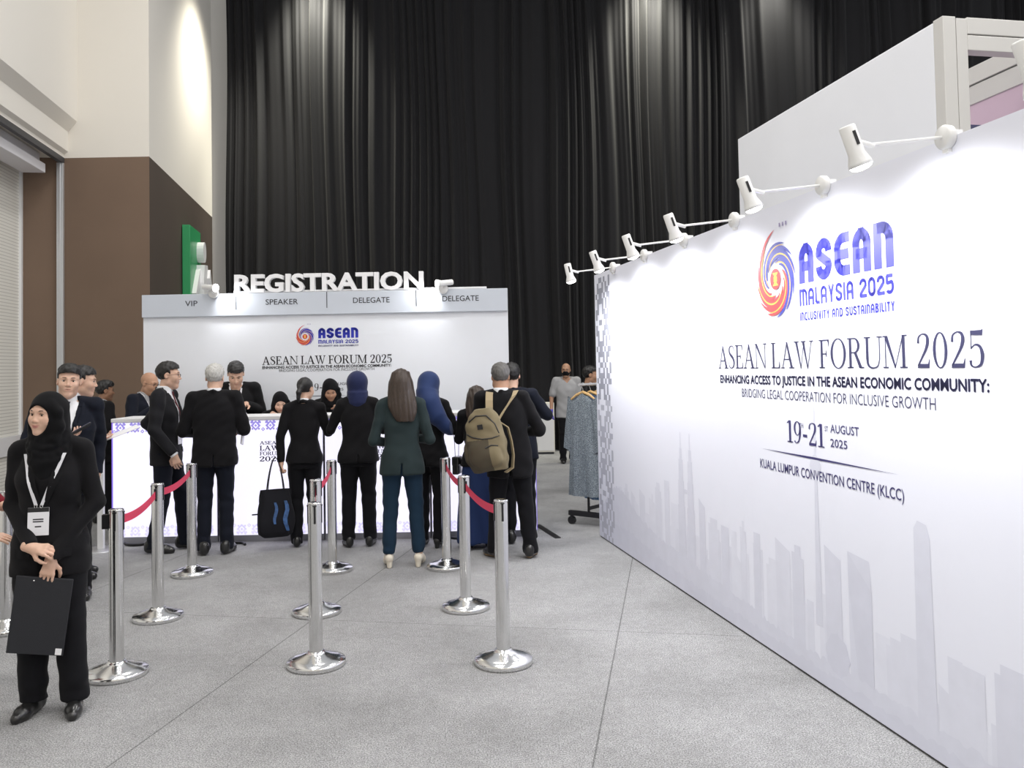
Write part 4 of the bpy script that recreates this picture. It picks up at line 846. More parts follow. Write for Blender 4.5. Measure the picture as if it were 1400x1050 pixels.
def add_hand(V, w, fd, pn, side, curl=.35, sc=1.0, spread=.12, fr=.0085, point=None):
    """palm and five fingers: w wrist, fd finger direction, pn palm normal (the way the palm faces), side +1 if the thumb lies on +cross(fd, pn)"""
    w = np.array(w, float); fd = unit(fd); pn = unit(np.array(pn) - fd * (np.array(pn) @ fd)); th = np.cross(fd, pn) * side
    tips = []
    for q in (-.028, -.010, .010, .028): V.cone(w + fd * .012 * sc + th * q * .55 * sc, w + fd * .078 * sc + th * q * sc, .0125 * sc, .0115 * sc, .012)
    V.cone(w - fd * .03, w + fd * .02, .024 * sc, .02 * sc, .02)
    for f, (q, L) in enumerate(((.030, .066), (.0105, .074), (-.0095, .069), (-.028, .054))):
        b = w + (fd * (.082 - .004 * abs(f - 1)) + th * q) * sc; dirn = unit(fd + th * spread * (q / .03)); c = curl if not isinstance(curl, (list, tuple)) else curl[f]
        p = b; an = 0
        for j, (fl, rr) in enumerate(((.45, 1.0), (.31, .93), (.24, .84))):
            an += c * (.75, 1.0, .7)[j]; dv = dirn * math.cos(an) + pn * math.sin(an); p2 = p + dv * L * fl * sc
            V.cone(p, p2, fr * rr * 1.04 * sc, fr * rr * .95 * sc, .003 if j else .006); p = p2
        tips.append(p)
    b = w + (fd * .022 + th * .022 + pn * .006) * sc; p1 = b + unit(fd * .6 + th * .75 + pn * .35) * .042 * sc; p2 = p1 + unit(fd * .85 + th * .25 + pn * .4) * .03 * sc; p3 = p2 + unit(fd * .9 + pn * .45 - th * .05) * .022 * sc
    V.cone(b, p1, .0145 * sc, .0115 * sc, .012); V.cone(p1, p2, .0108 * sc, .0098 * sc, .004); V.cone(p2, p3, .0098 * sc, .008 * sc, .003)
    tips.append(p3); return tips

def head_solid(V, T, fem, ears=True, chub=0, sm_=0):
    """T maps head-frame points (x right, y forward, z up, origin mid head) to figure space; returns the rotation"""
    Mh = T[1]; P = lambda x, y, z: T[0] + Mh @ np.array((x, y, z)) * T[2]; s = T[2]; E = lambda c, r, k=.02, sub=False: V.ell(P(*c), np.array(r) * s, k, Mh, sub)
    E((0, -.012, .035), (.074, .093, .083)); E((0, .028, -.03), (.060 + chub, .062, .082), .03)
    if fem: E((0, .035, -.05), (.058, .05, .056), .03)
    V.cone(P(-.035 - chub, .01, -.068), P(0, .062, -.098), .022 * s, .017 * s, .03); V.cone(P(.035 + chub, .01, -.068), P(0, .062, -.098), .022 * s, .017 * s, .03)
    E((0, .070, -.097), (.021, .017, .016), .02)
    for q in (-1, 1):
        E((q * .037, .058, -.024), (.026, .026, .026), .03); V.cone(P(q * .014, .083, .028), P(q * .046, .066, .026), .010 * s, .009 * s, .018)
        E((q * .031, .098, .006), (.017, .016, .0115), .012, True)
        E((q * .031, .0715, .005), (.0175, .0125, .0115), .005)
        if ears: E((q * .0745, -.010, -.004), (.0095, .018, .028), .008); E((q * .082, -.003, .0), (.005, .009, .016), .006, True)
    ns = .85 if fem else 1; V.cone(P(0, .086, .012), P(0, .102, -.022), .0072 * s * ns, .0098 * s * ns, .012); E((0, .104 - (.003 if fem else 0), -.026), (.011 * ns, .0100 * ns, .0092 * ns), .008)
    for q in (-1, 1): E((q * .013, .094, -.030), (.0085, .0105, .0075), .006)
    E((0, .081, -.058), (.027, .014, .018), .015)
    V.cone(P(-.017, .086, -.0545), P(.017, .086, -.0545), .0055 * s, .0055 * s, .006); E((0, .094, -.054), (.010, .006, .005), .005); V.cone(P(-.013, .088, -.0655), P(.013, .088, -.0655), .0062 * s, .0062 * s, .005)
    V.cone(P(-.022, .092, -.0600 + sm_), P(0, .0945, -.0600), .0022 * s, .0022 * s, .003, True); V.cone(P(.022, .092, -.0600 + sm_), P(0, .0945, -.0600), .0022 * s, .0022 * s, .003, True)
    return P
def face_bits(parent, T, brow=M_hair, look=(0, 0), glasses=None, smile=False):
    Mh = Matrix(T[1].tolist()).to_4x4(); B = Matrix.Translation(T[0]) @ Mh @ Matrix.Scale(T[2], 4)
    for q in (-1, 1):
        mb = MB(); mb.lathe([(.0005, -.0075), (.006, -.0045), (.0075, 0), (.006, .0045), (.0005, .0075)], 14); e = mb.build('eye', M_eyew, parent, B @ Matrix.Translation((q * .031, .0795, .0045)) @ Matrix.Diagonal((1.6, .75, .68, 1)))
        mb = MB(); mb.lathe([(.0001, .0), (.0048, .0), (.0046, .001), (.0001, .0014)], 14)
        mb.build('iris', M_iris, e, Matrix.Translation((look[0] * .003, .0068, look[1] * .002)) @ Matrix.Diagonal((.8, 1, 1.55, 1)) @ Matrix.Rotation(R(-90), 4, 'X'))
        mb = MB(); mb.tube([(q * .0185, .0865, .0095), (q * .025, .0895, .0125), (q * .034, .0875, .0125), (q * .046, .0775, .007)], [.0012, .0016, .0016, .0012], 6); mb.build('eyelid', M_iris, parent, B)
        mb = MB(); mb.tube([(q * .0145, .0925, .0265), (q * .026, .0905, .0300), (q * .038, .083, .0300), (q * .050, .071, .0245)], [.0022, .0027, .0023, .0010], 6); mb.build('eyebrow', brow, parent, B)
    if glasses:
        mb = MB()
        for q in (-1, 1):
            mb.tube([(q * .031 + .021 * math.cos(a), .104 - .012 * abs(math.cos(a) * q + 1) * .5 * (1 if q > 0 else 1), .002 + .0155 * math.sin(a)) for a in [R(t) for t in range(0, 361, 24)]], .0013, 6)
            mb.tube([(q * .052, .096, .008), (q * .074, .06, .008), (q * .079, .0, .004)], .0014, 6)
        mb.tube([(-.011, .104, .006), (0, .108, .009), (.011, .104, .006)], .0013, 6); mb.build('spectacles', glasses, parent, B)

def ribbon(parent, name, m, path, w, th=.003):
    """flat strip along 3-D points with a width direction per point (or one for all)"""
    mb = MB(); P = [Vector(p[0]) for p in path]; Wd = [Vector(p[1]).normalized() for p in path]; r = []
    for i, p in enumerate(P):
        t = (P[min(i + 1, len(P) - 1)] - P[max(i - 1, 0)]).normalized(); n = t.cross(Wd[i]).normalized() * th / 2; a = Wd[i] * w / 2
        r.append([p + a + n, p - a + n, p - a - n, p + a - n])
    mb.grid(r, 0, True, False); mb.poly(r[0][::-1]); mb.poly(r[-1]); return mb.build(name, m, parent)
def hang(side, out=.0, fwd=.0, curl=.5):      # arm hanging at the side; side +1 = right
    return dict(e=(side * (.235 + out), -.01 + fwd * .4, 1.13), w=(side * (.25 + out), .05 + fwd, .885), f=(0, .12, -1), p=(-side, 0, 0), c=curl)
def person(label, pos, rot, H=1.72, fem=False, skin=M_skin, res=(.013, .0055), cres=.0095, lean=(0, 0), head=(0, 0, 0), hoff=(0, 0, 0), aR=None, aL=None, feet=((.1, 0, -8), (-.1, 0, 8)), knees=((0, .02), (0, .02)),
           jacket=M_suit, jlen=.76, jwide=1.0, jopen=None, sleeve=True, shirt=None, tie=None, trousers=M_trou, hem=.045, legw=1.0, skirt=None, shoe=M_leather, sole=None, heel=0, hair='short', hairm=M_hair, hijab=None, hijm=M_hij, drape=None,
           face=False, glasses=None, mask=False, lany=None, gloves=False, chub=0.0, look=(0, 0), seat=None, vent=True, fine=None, group=None, collar=None, cuff=None, lapel=None, smile=False):
    s = H / 1.72; root = bpy.data.objects.new('person', None); C.objects.link(root)
    root.matrix_world = Matrix.Translation(pos if len(pos) == 3 else (*pos, 0)) @ Matrix.Rotation(R(rot), 4, 'Z'); tag(root, label, 'person', group)
    base = pos[2] if len(pos) == 3 else 0
    def L(p):                                # standard skeleton point -> figure space, with the lean of the trunk
        p = np.array(p, float); t = np.clip((p[2] - .95) / .48, 0, 1.3); return np.array((p[0] + lean[0] * t, p[1] + lean[1] * t, p[2] + (lean[2] * t if len(lean) > 2 else 0))) * s
    A = lambda p: np.array(p, float) * s
    sw = .158 if fem else .182; shz = 1.40 if fem else 1.42
    sh = {1: L((sw, -.01, shz)), -1: L((-sw, -.01, shz))}
    arms = {1: aR or hang(1), -1: aL or hang(-1)}
    for q in arms.values(): q.setdefault('c', .5); q.setdefault('s', 1)
    ntop = L((0, -.005, 1.505)); Mh = rotm(*head); ho = ntop + Mh @ (np.array((0, .022, .098)) * s) + np.array(hoff) * s; T = (ho, Mh, (.95 if fem else 1.0) * s * 1.0)
    # ---------- grid for the continuous body
    co, fi = res; pts = [ho + (.13, .15, .15), ho - (.13, .15, .15)] + [A(a['w']) + d for a in arms.values() for d in ((.13, .13, .15), (-.13, -.13, -.15))] + list(sh.values()) + [A((f[0], f[1] + d, 0)) for f in feet for d in (.25, -.12)] + [A(a['e']) + (.05, .05, 0) for a in arms.values()] + [A(a['e']) - (.05, .05, 0) for a in arms.values()]
    pts = np.array(pts); lo = pts.min(0) - .04; hi = pts.max(0) + .04; lo[:2] = np.minimum(lo[:2], -.22 * s); hi[:2] = np.maximum(hi[:2], .2 * s); lo[2] = -.005
    fb = [(ho - .13 * s, ho + .135 * s)]
    for a in arms.values():
        c = A(a['w']) + unit(a['f']) * .085 * s; fb.append((c - .11 * s, c + .11 * s))
    V = Vol(*[axis(lo[k], hi[k], fi, co, [(b[0][k], b[1][k]) for b in fb]) for k in range(3)])
    fx = .9 if fem else 1.0
    V.loft([(L((0, 0, z))[2], L((0, 0, z))[0], L((0, c, z))[1], a * s * fx, b * s) for z, c, a, b in ((.82, 0, .14, .09), (.95, 0, .15, .095), (1.08, 0, .125, .085), (1.28, .005, .15, .095), (1.39, -.01, .135, .07), (1.455, -.015, .06, .05))])
    nr = .045 if fem else .053 + chub * .6
    V.cone(L((0, -.02, 1.42)), ntop + Mh @ np.array((0, .01, .03)) * s, nr * 1.08 * s, nr * s, .03)
    P = head_solid(V, T, fem, ears=not hijab, chub=chub, sm_=.006 if smile else 0)
    for q, a in arms.items():
        e, w = A(a['e']), A(a['w']); V.cone(sh[q], e, .045 * s, .036 * s, .02); V.cone(e, w, .037 * s, .025 * s, .015)
        a['tips'] = add_hand(V, w, a['f'], a['p'], a['s'] * (1 if q > 0 else -1) * (-1), a['c'], (.93 if fem else 1.0) * s, fr=max(.0083, fi * 1.5))
    hips = {}; kn = {}; an = {}
    for i, q in enumerate((1, -1)):
        f = feet[i]; hp = A((q * .085, 0, .90)); ank = A((f[0], f[1], .085 + heel)); k0 = (hp + ank) / 2 + A((knees[i][0], knees[i][1] + .015, .03))
        hips[q], kn[q], an[q] = hp, k0, ank
        V.chain([hp, k0, ank], [.075 * s, .05 * s, .036 * s], .02); ty = R(f[2]); td = np.array((-math.sin(ty), math.cos(ty), 0))
        V.cone(ank + np.array((0, 0, -.035 - heel * .6)) * s, ank * (1, 1, 0) + td * .11 * s + (0, 0, .03 * s), .03 * s, .026 * s, .03)
    Pb, Fb = V.mesh(); cen = (Pb[Fb].mean(1) - ho) @ Mh / T[2]
    mats = [skin]; m2 = np.zeros(len(Fb), int)
    if gloves:
        mats.append(M_glove)
        for a in arms.values(): m2[np.linalg.norm(Pb[Fb].mean(1) - A(a['w']) - unit(a['f']) * .08 * s, axis=1) < .125 * s] = 1
    Pb = relax(Pb, Fb, 1, .35); body = link_mesh('body', Pb, Fb, mats, root, m2); ql = (Pb - ho) @ Mh / T[2]
    lw = np.clip((1.25 - np.sqrt((ql[:, 0] / .0215) ** 2 + ((ql[:, 2] + .0598 - (.006 if smile else 0) * (ql[:, 0] / .022) ** 2) / .0095) ** 2)) / .5, 0, 1) * (ql[:, 1] > .06) * (.9 if fem else .45)
    if len(body.data.vertices) == len(Pb): body.data.attributes.new('lip', 'FLOAT', 'POINT').data.foreach_set('value', lw.astype(np.float32))
    if face: face_bits(root, T, M_hair if hairm is not M_hairg else M_hairg, look, M_glass if glasses else None)
    elif glasses: face_bits(root, T, M_hair, look, M_glass)
    out = dict(root=root, T=T, L=L, A=A, s=s, arms=arms, body=V, sh=sh, P=P)
    def near(Z):                              # lean at height
        t = np.clip((Z / s - .95) / .48, 0, 1.3); return lean[0] * t * s, lean[1] * t * s
    # ---------- jacket
    def cgrid(lo, hi, r): return Vol(*[np.arange(lo[k], hi[k] + r, r, dtype=np.float32) for k in range(3)])
    J = None
    if jacket:
        jl = jlen; p = np.array([A(a['w']) for a in arms.values()] + [A(a['e']) for a in arms.values()] + list(sh.values()))
        lo = p.min(0) - .09; hi = p.max(0) + .09; lo[:2] = np.minimum(lo[:2], -.25 * s * jwide); hi[:2] = np.maximum(hi[:2], .24 * s * jwide + max(0, lean[1])); lo[2] = min(lo[2], jl * s - .01); hi[2] = 1.53 * s
        J = cgrid(lo, hi, cres); b = chub * .5
        if fem: nd = ((jl, .0, .190, .138), (.90, .0, .186, .136), (1.08, .0, .138, .104), (1.25, .015, .158, .118), (1.38, -.005, .145, .085), (1.45, -.015, .07, .058))
        else: nd = ((jl, 0, .186, .125), (.90, 0, .186, .126), (1.08, .0, .168, .118), (1.27, .005, .188, .125), (1.39, -.01, .165, .095), (1.46, -.015, .074, .062))
        J.loft([(L((0, 0, z))[2], L((0, 0, z))[0], L((0, c, z))[1], (a * jwide + b) * s, (d * jwide + b) * s) for z, c, a, d in nd], .02)
        for q, a in arms.items():
            e, w = A(a['e']), A(a['w']); wd = w - unit(w - e) * .012 * s; J.cone(L((q * .06, -.015, 1.455)), sh[q] + (0, 0, .008 * s), .042 * s, .052 * s, .03)
            r0 = (.056, .047, .037) if fem else (.066, .056, .043)
            if sleeve is True: J.cone(sh[q], e, r0[0] * s, r0[1] * s, .014); J.cone(e, wd, r0[1] * s, r0[2] * s, .012); 
            else: J.cone(sh[q], sh[q] + (e - sh[q]) * .8, .07 * s, .066 * s, .02)
        if sleeve is True:
            for q, a in arms.items():        # square the cuffs off
                w = A(a['w']); dr = unit(w - A(a['e'])); J.box(w + dr * .05 * s, (.07 * s, .07 * s, .058 * s), .0, np.array(Vector(dr).to_track_quat('Z', 'Y').to_matrix()), 0, True)
        for c0 in ([(-.062, .015, 1.445), (-.068, -.045, 1.468), (0, -.078, 1.482), (.068, -.045, 1.468), (.062, .015, 1.445)],): J.chain([L(x) for x in c0], [.014 * s] * 5, .015)
        ja, jb = near(1.3 * s)
        if jopen is not None:
            zv = jopen * s; zt = 1.46 * s; wv = .078 * s
            J.cut(lambda X, Y, Z: np.minimum(wv * np.clip((Z - zv) / (zt - zv), -1, 1.4) - np.abs(X - lean[0] * s * np.clip((Z / s - .95) / .48, 0, 1.3)), Y - .0 * s - lean[1] * s * np.clip((Z / s - .95) / .48, 0, 1.3)))
        if vent and jl < .85: J.cut(lambda X, Y, Z: np.minimum(np.minimum(.012 * np.clip((.93 * s - Z) / (.15 * s), -1, 1) - np.abs(X), -.0 - Y), .93 * s - Z))
        Pj, Fj = J.mesh(); n = vnormals(Pj, Fj); Pj = Pj + n * waves(Pj, int(H * 1000) % 97, FOLD_JACKET, .0085 * s)[:, None]
        out['jacket'] = link_mesh('jacket' if sleeve is True else 'short_sleeved_shirt', relax(Pj, Fj, 1, .4), Fj, jacket, root)
    if J is not None and lapel:
        zv = (jopen or lapel if lapel is not True else jopen); jo = out['jacket']
        for q in (1, -1):
            mb = MB(); rr = []; N_ = 12
            for i_ in range(N_ + 1):
                t = i_ / N_; z = 1.445 + (zv - .005 - 1.445) * t; cx, cy = near(z * s); w0 = .078 * (z - zv) / (1.46 - zv); wd_ = .012 + .05 * math.sin(math.pi * min(1, .25 + .75 * t) * .98) * (1 - .35 * t)
                if .30 < t < .42: wd_ *= .72
                row = []
                for u_ in (0, .5, 1):
                    x = cx + q * (w0 + .003 + wd_ * u_) * s; y = J.at(x, z=z * s) or (cy + .08 * s); row.append((x, y + (.0065 if u_ < 1 else .002) , z * s))
                rr.append(row)
            mb.grid(rr); mb.build('lapel', jacket, jo)
        for k_ in range(2):
            z = zv - .02 - .11 * k_; x = L((.008, 0, z))[0]; y = J.at(x, z=z * s)
            if y: mb = MB(); mb.lathe([(.0001, 0), (.009, 0), (.009, .003), (.0001, .004)], 14); mb.build('button', M_black, jo, Matrix.Translation((x, y + .002, z * s)) @ Matrix.Rotation(R(-90), 4, 'X'))
        for q in (1, -1):
            mb = MB(); rr = []
            for x0 in np.linspace(.055, .135, 8):
                x = q * x0 * s * jwide; rr.append([(x, (J.at(x, z=(jlen + .15) * s) or .1) + .001, (jlen + .155) * s), (x, (J.at(x, z=(jlen + .13) * s) or .1) + .006, (jlen + .13) * s), (x, (J.at(x, z=(jlen + .11) * s) or .1) + .006, (jlen + .105) * s)])
            mb.grid(rr); mb.build('pocket_flap', jacket, jo)
    out['J'] = J
    # ---------- shirt showing at the neck (and its cuffs)
    if shirt:
        lo = L((-.2, -.16, 1.0)) ; hi = L((.2, .2, 1.55)); S = cgrid(np.minimum(lo, A((-.2, -.16, 1.0))), np.maximum(hi, A((.2, .2, 1.55))), .0085)
        S.loft([(L((0, 0, z))[2], L((0, 0, z))[0], L((0, c + (.012 if fem else 0), z))[1], a * s * fx * (.93 if fem else 1), d * s * (.84 if fem else 1)) for z, c, a, d in ((1.03, .0, .13, .095), (1.27, .005, .165, .112), (1.39, -.008, .14, .082), (1.45, -.012, .068, .06))], .02)
        S.loft([(L((0, 0, z))[2], L((0, 0, z))[0], L((0, c, z))[1], (a + chub * .5) * s * (.84 if fem else 1), (d + chub * .5) * s * (.84 if fem else 1)) for z, c, a, d in ((1.42, -.012, .068, .066), (1.47, -.012, .064, .064), (1.508, -.012, .060, .060))], .01)
        Ps, Fs = S.mesh(); link_mesh('shirt', relax(Ps, Fs, 1, .4), Fs, shirt, root)
        if tie:
            pth = []
            for z in np.linspace(1.455, 1.06, 14):
                x = L((0, 0, z))[0]; y = S.at(x, z=z * s); pth.append(((x, (y if y is not None else .1) + .006, z * s), (1, 0, 0)))
            mb = MB(); rr = []
            for (pp, _), z in zip(pth, np.linspace(1.455, 1.06, 14)):
                w = (.020 if z > 1.425 else .012 + (1.43 - z) * .07) * s; rr.append([(pp[0] - w, pp[1] - .003, pp[2]), (pp[0], pp[1] + .006, pp[2]), (pp[0] + w, pp[1] - .003, pp[2])])
            mb.grid(rr); mb.build('tie', tie, root)
    if cuff:
        for q, a in arms.items():
            w, e = A(a['w']), A(a['e']); d = unit(w - e); mb = MB(); mb.tube([w - d * .03 * s, w + d * .012 * s], [.036 * s, .035 * s], 16); mb.build('cuff', cuff, root)
    # ---------- trousers or skirt
    if skirt:
        K = cgrid(A((-.3, -.26, .0)), A((.3, .26, 1.1)), .011); K.loft([(z * s, 0, 0, a * s, d * s) for z, a, d in ((.06, .23, .18), (.5, .2, .15), (.86, .175, .12), (1.05, .13, .095))], .02)
        Pk, Fk = K.mesh(); n = vnormals(Pk, Fk); Pk += n * (waves(Pk, 5, [(38, 14, 0), (-26, 30, 2), (50, -12, 1)], .02) * np.clip((1.0 * s - Pk[:, 2]) / .6, 0, 1))[:, None]; link_mesh('skirt', Pk, Fk, skirt, root)
    elif trousers:
        f = np.array([(x[0], x[1]) for x in feet]) * s; lo = np.array((min(-.2 * s, f[:, 0].min() - .12), min(-.17 * s, f[:, 1].min() - .13), -.002)); hi = np.array((max(.2 * s, f[:, 0].max() + .12), max(.17 * s, f[:, 1].max() + .13), 1.08 * s))
        lo[1] = min(lo[1], kn[1][1] - .11, kn[-1][1] - .11); hi[1] = max(hi[1], kn[1][1] + .11, kn[-1][1] + .11)
        K = cgrid(lo, hi, cres); wf = .95 if fem else 1.0
        K.loft([(z * s, 0, c, a * s * wf, d * s) for z, c, a, d in ((.80, 0, .165, .108), (.92, 0, .168, .112), (1.04, 0, .142, .098))], .03)
        for q in (1, -1):
            K.cone(hips[q], kn[q], .094 * s * legw, .067 * s * legw, .022); hm = an[q] + (kn[q] - an[q]) * ((hem - .085) / max(.2, kn[q][2] / s - .085)); K.cone(kn[q], hm, .067 * s * legw, .059 * s * legw, .012)
        K.cut(lambda X, Y, Z: hem * s - Z + X * 0 + Y * 0)
        Pk, Fk = K.mesh(); n = vnormals(Pk, Fk); zz = Pk[:, 2] / s
        am = .0035 + .006 * np.exp(-((zz - .12) / .10) ** 2) + .004 * np.exp(-((zz - .5) / .09) ** 2) + .003 * np.exp(-((zz - .84) / .06) ** 2)
        Pk = Pk + n * (waves(Pk, int(H * 991) % 89, FOLD_LEG, 1.0) * am * s)[:, None]; link_mesh('trousers', relax(Pk, Fk, 1, .4), Fk, trousers, root)
    # ---------- shoes
    for i, q in enumerate((1, -1)):
        f = feet[i]; c = A((f[0], f[1], 0)); ty = R(f[2]); td = np.array((-math.sin(ty), math.cos(ty), 0)); sd = np.array((math.cos(ty), math.sin(ty), 0)); k = s * (.93 if fem else 1.04); hz = heel * s
        g = Vol(*[np.arange(a, b, .006, dtype=np.float32) for a, b in zip(c + (-.24, -.24, -.012), c + (.24, .24, .17 + hz))]); D = lambda t, z, x=0: c + td * t * k + sd * x * k + (0, 0, z * k)
        g.cone(D(-.045, .045 + hz), D(.02, .05 + hz * .8), .040 * k, .041 * k, .02); g.cone(D(.02, .05 + hz * .8), D(.10, .036 + hz * .25), .042 * k, .043 * k, .02); g.cone(D(.10, .034 + hz * .25), D(.155, .026), .042 * k, .030 * k, .02)
        if not heel: g.cone(D(-.04, .08), D(-.015, .1), .042 * k, .043 * k, .02)
        g.box(c + td * .05 * k + (0, 0, .20), (.3, .3, .095 + (0 if heel else -.0)), .01, None, 0, True) if heel else None
        if heel: g.cone(D(-.055, .0), D(-.045, .05 + hz), .022 * k, .034 * k, .008)
        g.cut(lambda X, Y, Z: (.003 if not heel else .0) - Z + X * 0 + Y * 0)
        if heel:
            g.cut(lambda X, Y, Z: np.minimum(np.minimum(((X - c[0]) * td[0] + (Y - c[1]) * td[1]) / k + .022, .06 - ((X - c[0]) * td[0] + (Y - c[1]) * td[1]) / k), (hz * .75) * (.07 - ((X - c[0]) * td[0] + (Y - c[1]) * td[1])) / .08 - Z) )
        Ps, Fs = g.mesh(); Ps = relax(Ps, Fs, 1, .4); zf = Ps[Fs].mean(1)[:, 2]
        link_mesh('shoe', Ps, Fs, [shoe, sole or shoe], root, (zf < .022).astype(int))
    # ---------- hair
    Mi = Mh.T; hs = T[2]
    def HL(X, Y, Z): X = X - ho[0]; Y = Y - ho[1]; Z = Z - ho[2]; return [(Mi[r][0] * X + Mi[r][1] * Y + Mi[r][2] * Z) / hs for r in range(3)]
    if hair and not hijab:
        dn = .42 if hair == 'long' else .2; hr = .005 if hair != 'long' else .0065
        G = Vol(*[np.arange(a, b, hr, dtype=np.float32) for a, b in zip(ho + (-.17, -.2, -dn), ho + (.17, .17, .16))]); E = lambda c, r, k=.02: G.ell(P(*c), np.array(r) * hs, k, Mh)
        E((0, -.017, .037), (.081, .1, .089)); 
        if hair == 'quiff': E((0, .03, .082), (.066, .066, .048), .03); E((0, .0, .085), (.07, .08, .045), .03)
        elif hair in ('short', 'grey'): E((0, .005, .07), (.072, .085, .06), .03)
        zt = {'bald': 9, 'long': .064, 'bun': .066, 'pony': .066}.get(hair, .060); yb = .022 if hair not in ('long',) else .03; zb = -.082 if hair not in ('bun', 'pony') else -.065
        def keep(X, Y, Z):
            x, y, z = HL(X, Y, Z); r = np.minimum(np.maximum(np.maximum(y - yb, zb + .35 * (y + .1) - z), (z - .032 + .0) if hair == 'bald' else -9), zt + .008 - 2.2 * x * x - 6 * np.maximum(np.abs(x) - .05, 0) ** 2 - z) * hs; return r.astype(np.float32)
        G.cut(keep)
        for q in (-1, 1): G.ell(P(q * .083, .002, -.006), np.array((.026, .026, .036)) * hs, .006, Mh, True) if hair not in ('long',) else None
        if hair == 'long':
            G.loft([(ho[2] + z * s, ho[0] + cx * s, ho[1] + cy * s, a * s, d * s) for z, cx, cy, a, d in ((-.34, .04, -.135, .07, .022), (-.28, .03, -.13, .105, .03), (-.2, .015, -.11, .128, .045), (-.08, 0, -.06, .118, .08), (.02, 0, -.035, .102, .095), (.085, 0, -.02, .07, .07))], .03, 2.1)
            G.cut(lambda X, Y, Z: (lambda x, y, z: (np.minimum(np.minimum(y - .035, .066 - z), .3 + z) * hs).astype(np.float32))(*HL(X, Y, Z)))
        if hair == 'bun': E((0, -.105, .03), (.045, .04, .045), .01)
        if hair == 'pony': E((0, -.105, .005), (.03, .032, .034), .012); G.chain([P(0, -.115, -.005), P(.0, -.135, -.05), P(-.005, -.125, -.11), P(-.004, -.115, -.15)], [.024 * hs, .027 * hs, .02 * hs, .006 * hs], .01)
        Pg, Fg = G.mesh()
        if len(Fg):
            n = vnormals(Pg, Fg); dirs = [(150, 20, 12), (-110, 40, 8), (190, -60, 20)] if hair in ('long', 'pony') else [(90, 120, 60), (-130, 70, 90), (60, -150, 110)]
            Pg = Pg + n * (waves((Pg - ho) @ Mh, 3, dirs, .0035))[:, None]; link_mesh('hair', relax(Pg, Fg, 1, .3), Fg, hairm, root)
    # ---------- hijab
    if hijab:
        hr = cres * .75; lo2 = np.minimum(ho + (-.24, -.24, -.46), L((-.26, -.22, 1.1))); hi2 = np.maximum(ho + (.24, .2, .15), L((.26, .22, 1.4)))
        G = Vol(*[np.arange(a, b, hr, dtype=np.float32) for a, b in zip(lo2, hi2)])
        G.ell(P(0, -.016, .026), np.array((.092, .116, .103)) * hs, .02, Mh); G.ell(P(0, -.012, -.055 if hijab != 'back' else -.035), np.array((.101, .108, .1) if hijab != 'back' else (.092, .1, .082)) * hs, .04, Mh)
        if hijab == 'back': G.ell(P(0, -.03, .02), np.array((.108, .122, .112)) * hs, .03, Mh)
        G.cone(P(0, -.015, -.09), L((0, .0, 1.43)), .088 * s, .105 * s, .04)
        nd = {'front': ((1.20, .098, .025, .02), (1.28, .075, .062, .06), (1.36, .035, .10, .11), (1.43, .0, .118, .108), (1.5, .0, .09, .09)), 'back': ((1.425, -.012, .085, .08), (1.47, -.01, .10, .095), (1.52, -.005, .10, .10)), 'cape': ((1.22, -.0, .2, .14), (1.34, -.0, .185, .135), (1.42, 0, .14, .11), (1.5, 0, .09, .095))}[hijab]
        G.loft([(L((0, 0, z))[2], L((0, 0, z))[0], L((0, c, z))[1], a * s, b * s) for z, c, a, b in nd], .03, 2.1)
        if hijab in ('front', 'cape'):     # rolled cowl folds slung under the chin, and the wrap falling beside the face
            for j_, (wv_, yf, zc, ze, rr_) in enumerate(((.086, .098, 1.462, 1.535, .017), (.098, .112, 1.425, 1.50, .018), (.108, .118, 1.385, 1.475, .019), (.106, .118, 1.345, 1.44, .018))):
                G.chain([L((wv_ * math.cos(a), -.01 + (yf + .01) * math.sin(a), ze + (zc - ze) * math.sin(a) ** 1.3 + .012 * math.cos(a))) for a in [math.pi * k_ / 10 for k_ in range(11)]], [rr_ * s * (.55 + .45 * math.sin(math.pi * k_ / 10)) for k_ in range(11)], .010)
            G.chain([P(-.055, .035, .075), P(-.088, .03, .02), P(-.094, .03, -.06), P(-.08, .05, -.125), P(.0, .085, -.165)], [.008 * hs, .018 * hs, .024 * hs, .022 * hs, .014 * hs], .022)
        if drape: G.chain([L(x) for x, r in drape], [r * s for x, r in drape], .07)
        G.ell(P(0, .11, -.022), np.array((.067, .098, .088)) * hs, .006, Mh, True)
        # hollow under the chin so the cloth wraps the face instead of filling it
        Pg, Fg = G.mesh(); n = vnormals(Pg, Fg); q = (Pg - ho) @ Mh / hs; rad = np.sqrt((q[:, 0]) ** 2 + (q[:, 2] + .03) ** 2)
        fr_ = np.clip(q[:, 1] / .06 + .2, .15, 1); low = np.clip((-.10 - q[:, 2]) / .05, 0, 1)
        fold = np.sin(rad * 80 + 2.2 * np.arctan2(q[:, 0], q[:, 2] + .02) + 1.0) * .0028 + waves(Pg, 9, FOLD_DRAPE, .004) * np.clip((-.02 - q[:, 2]) / .06, 0, 1)
        if hijab == 'back': fold = waves(Pg, 9, [(30, 12, 5), (-24, 18, 8)], .003) * np.clip((.04 - q[:, 2]) / .06, 0, 1)
        fold += (hijab == 'back') * low * fr_ * .0012 * np.sin((q[:, 2] - 1.6 * q[:, 0] ** 2 + .25 * q[:, 0]) * 120 + np.sin(q[:, 0] * 14))
        fold *= np.clip((rad - .06) / .03, .15, 1); Pg = Pg + n * fold[:, None] * s; out['G'] = G
        link_mesh('hijab', relax(Pg, Fg, 1, .35), Fg, hijm, root)
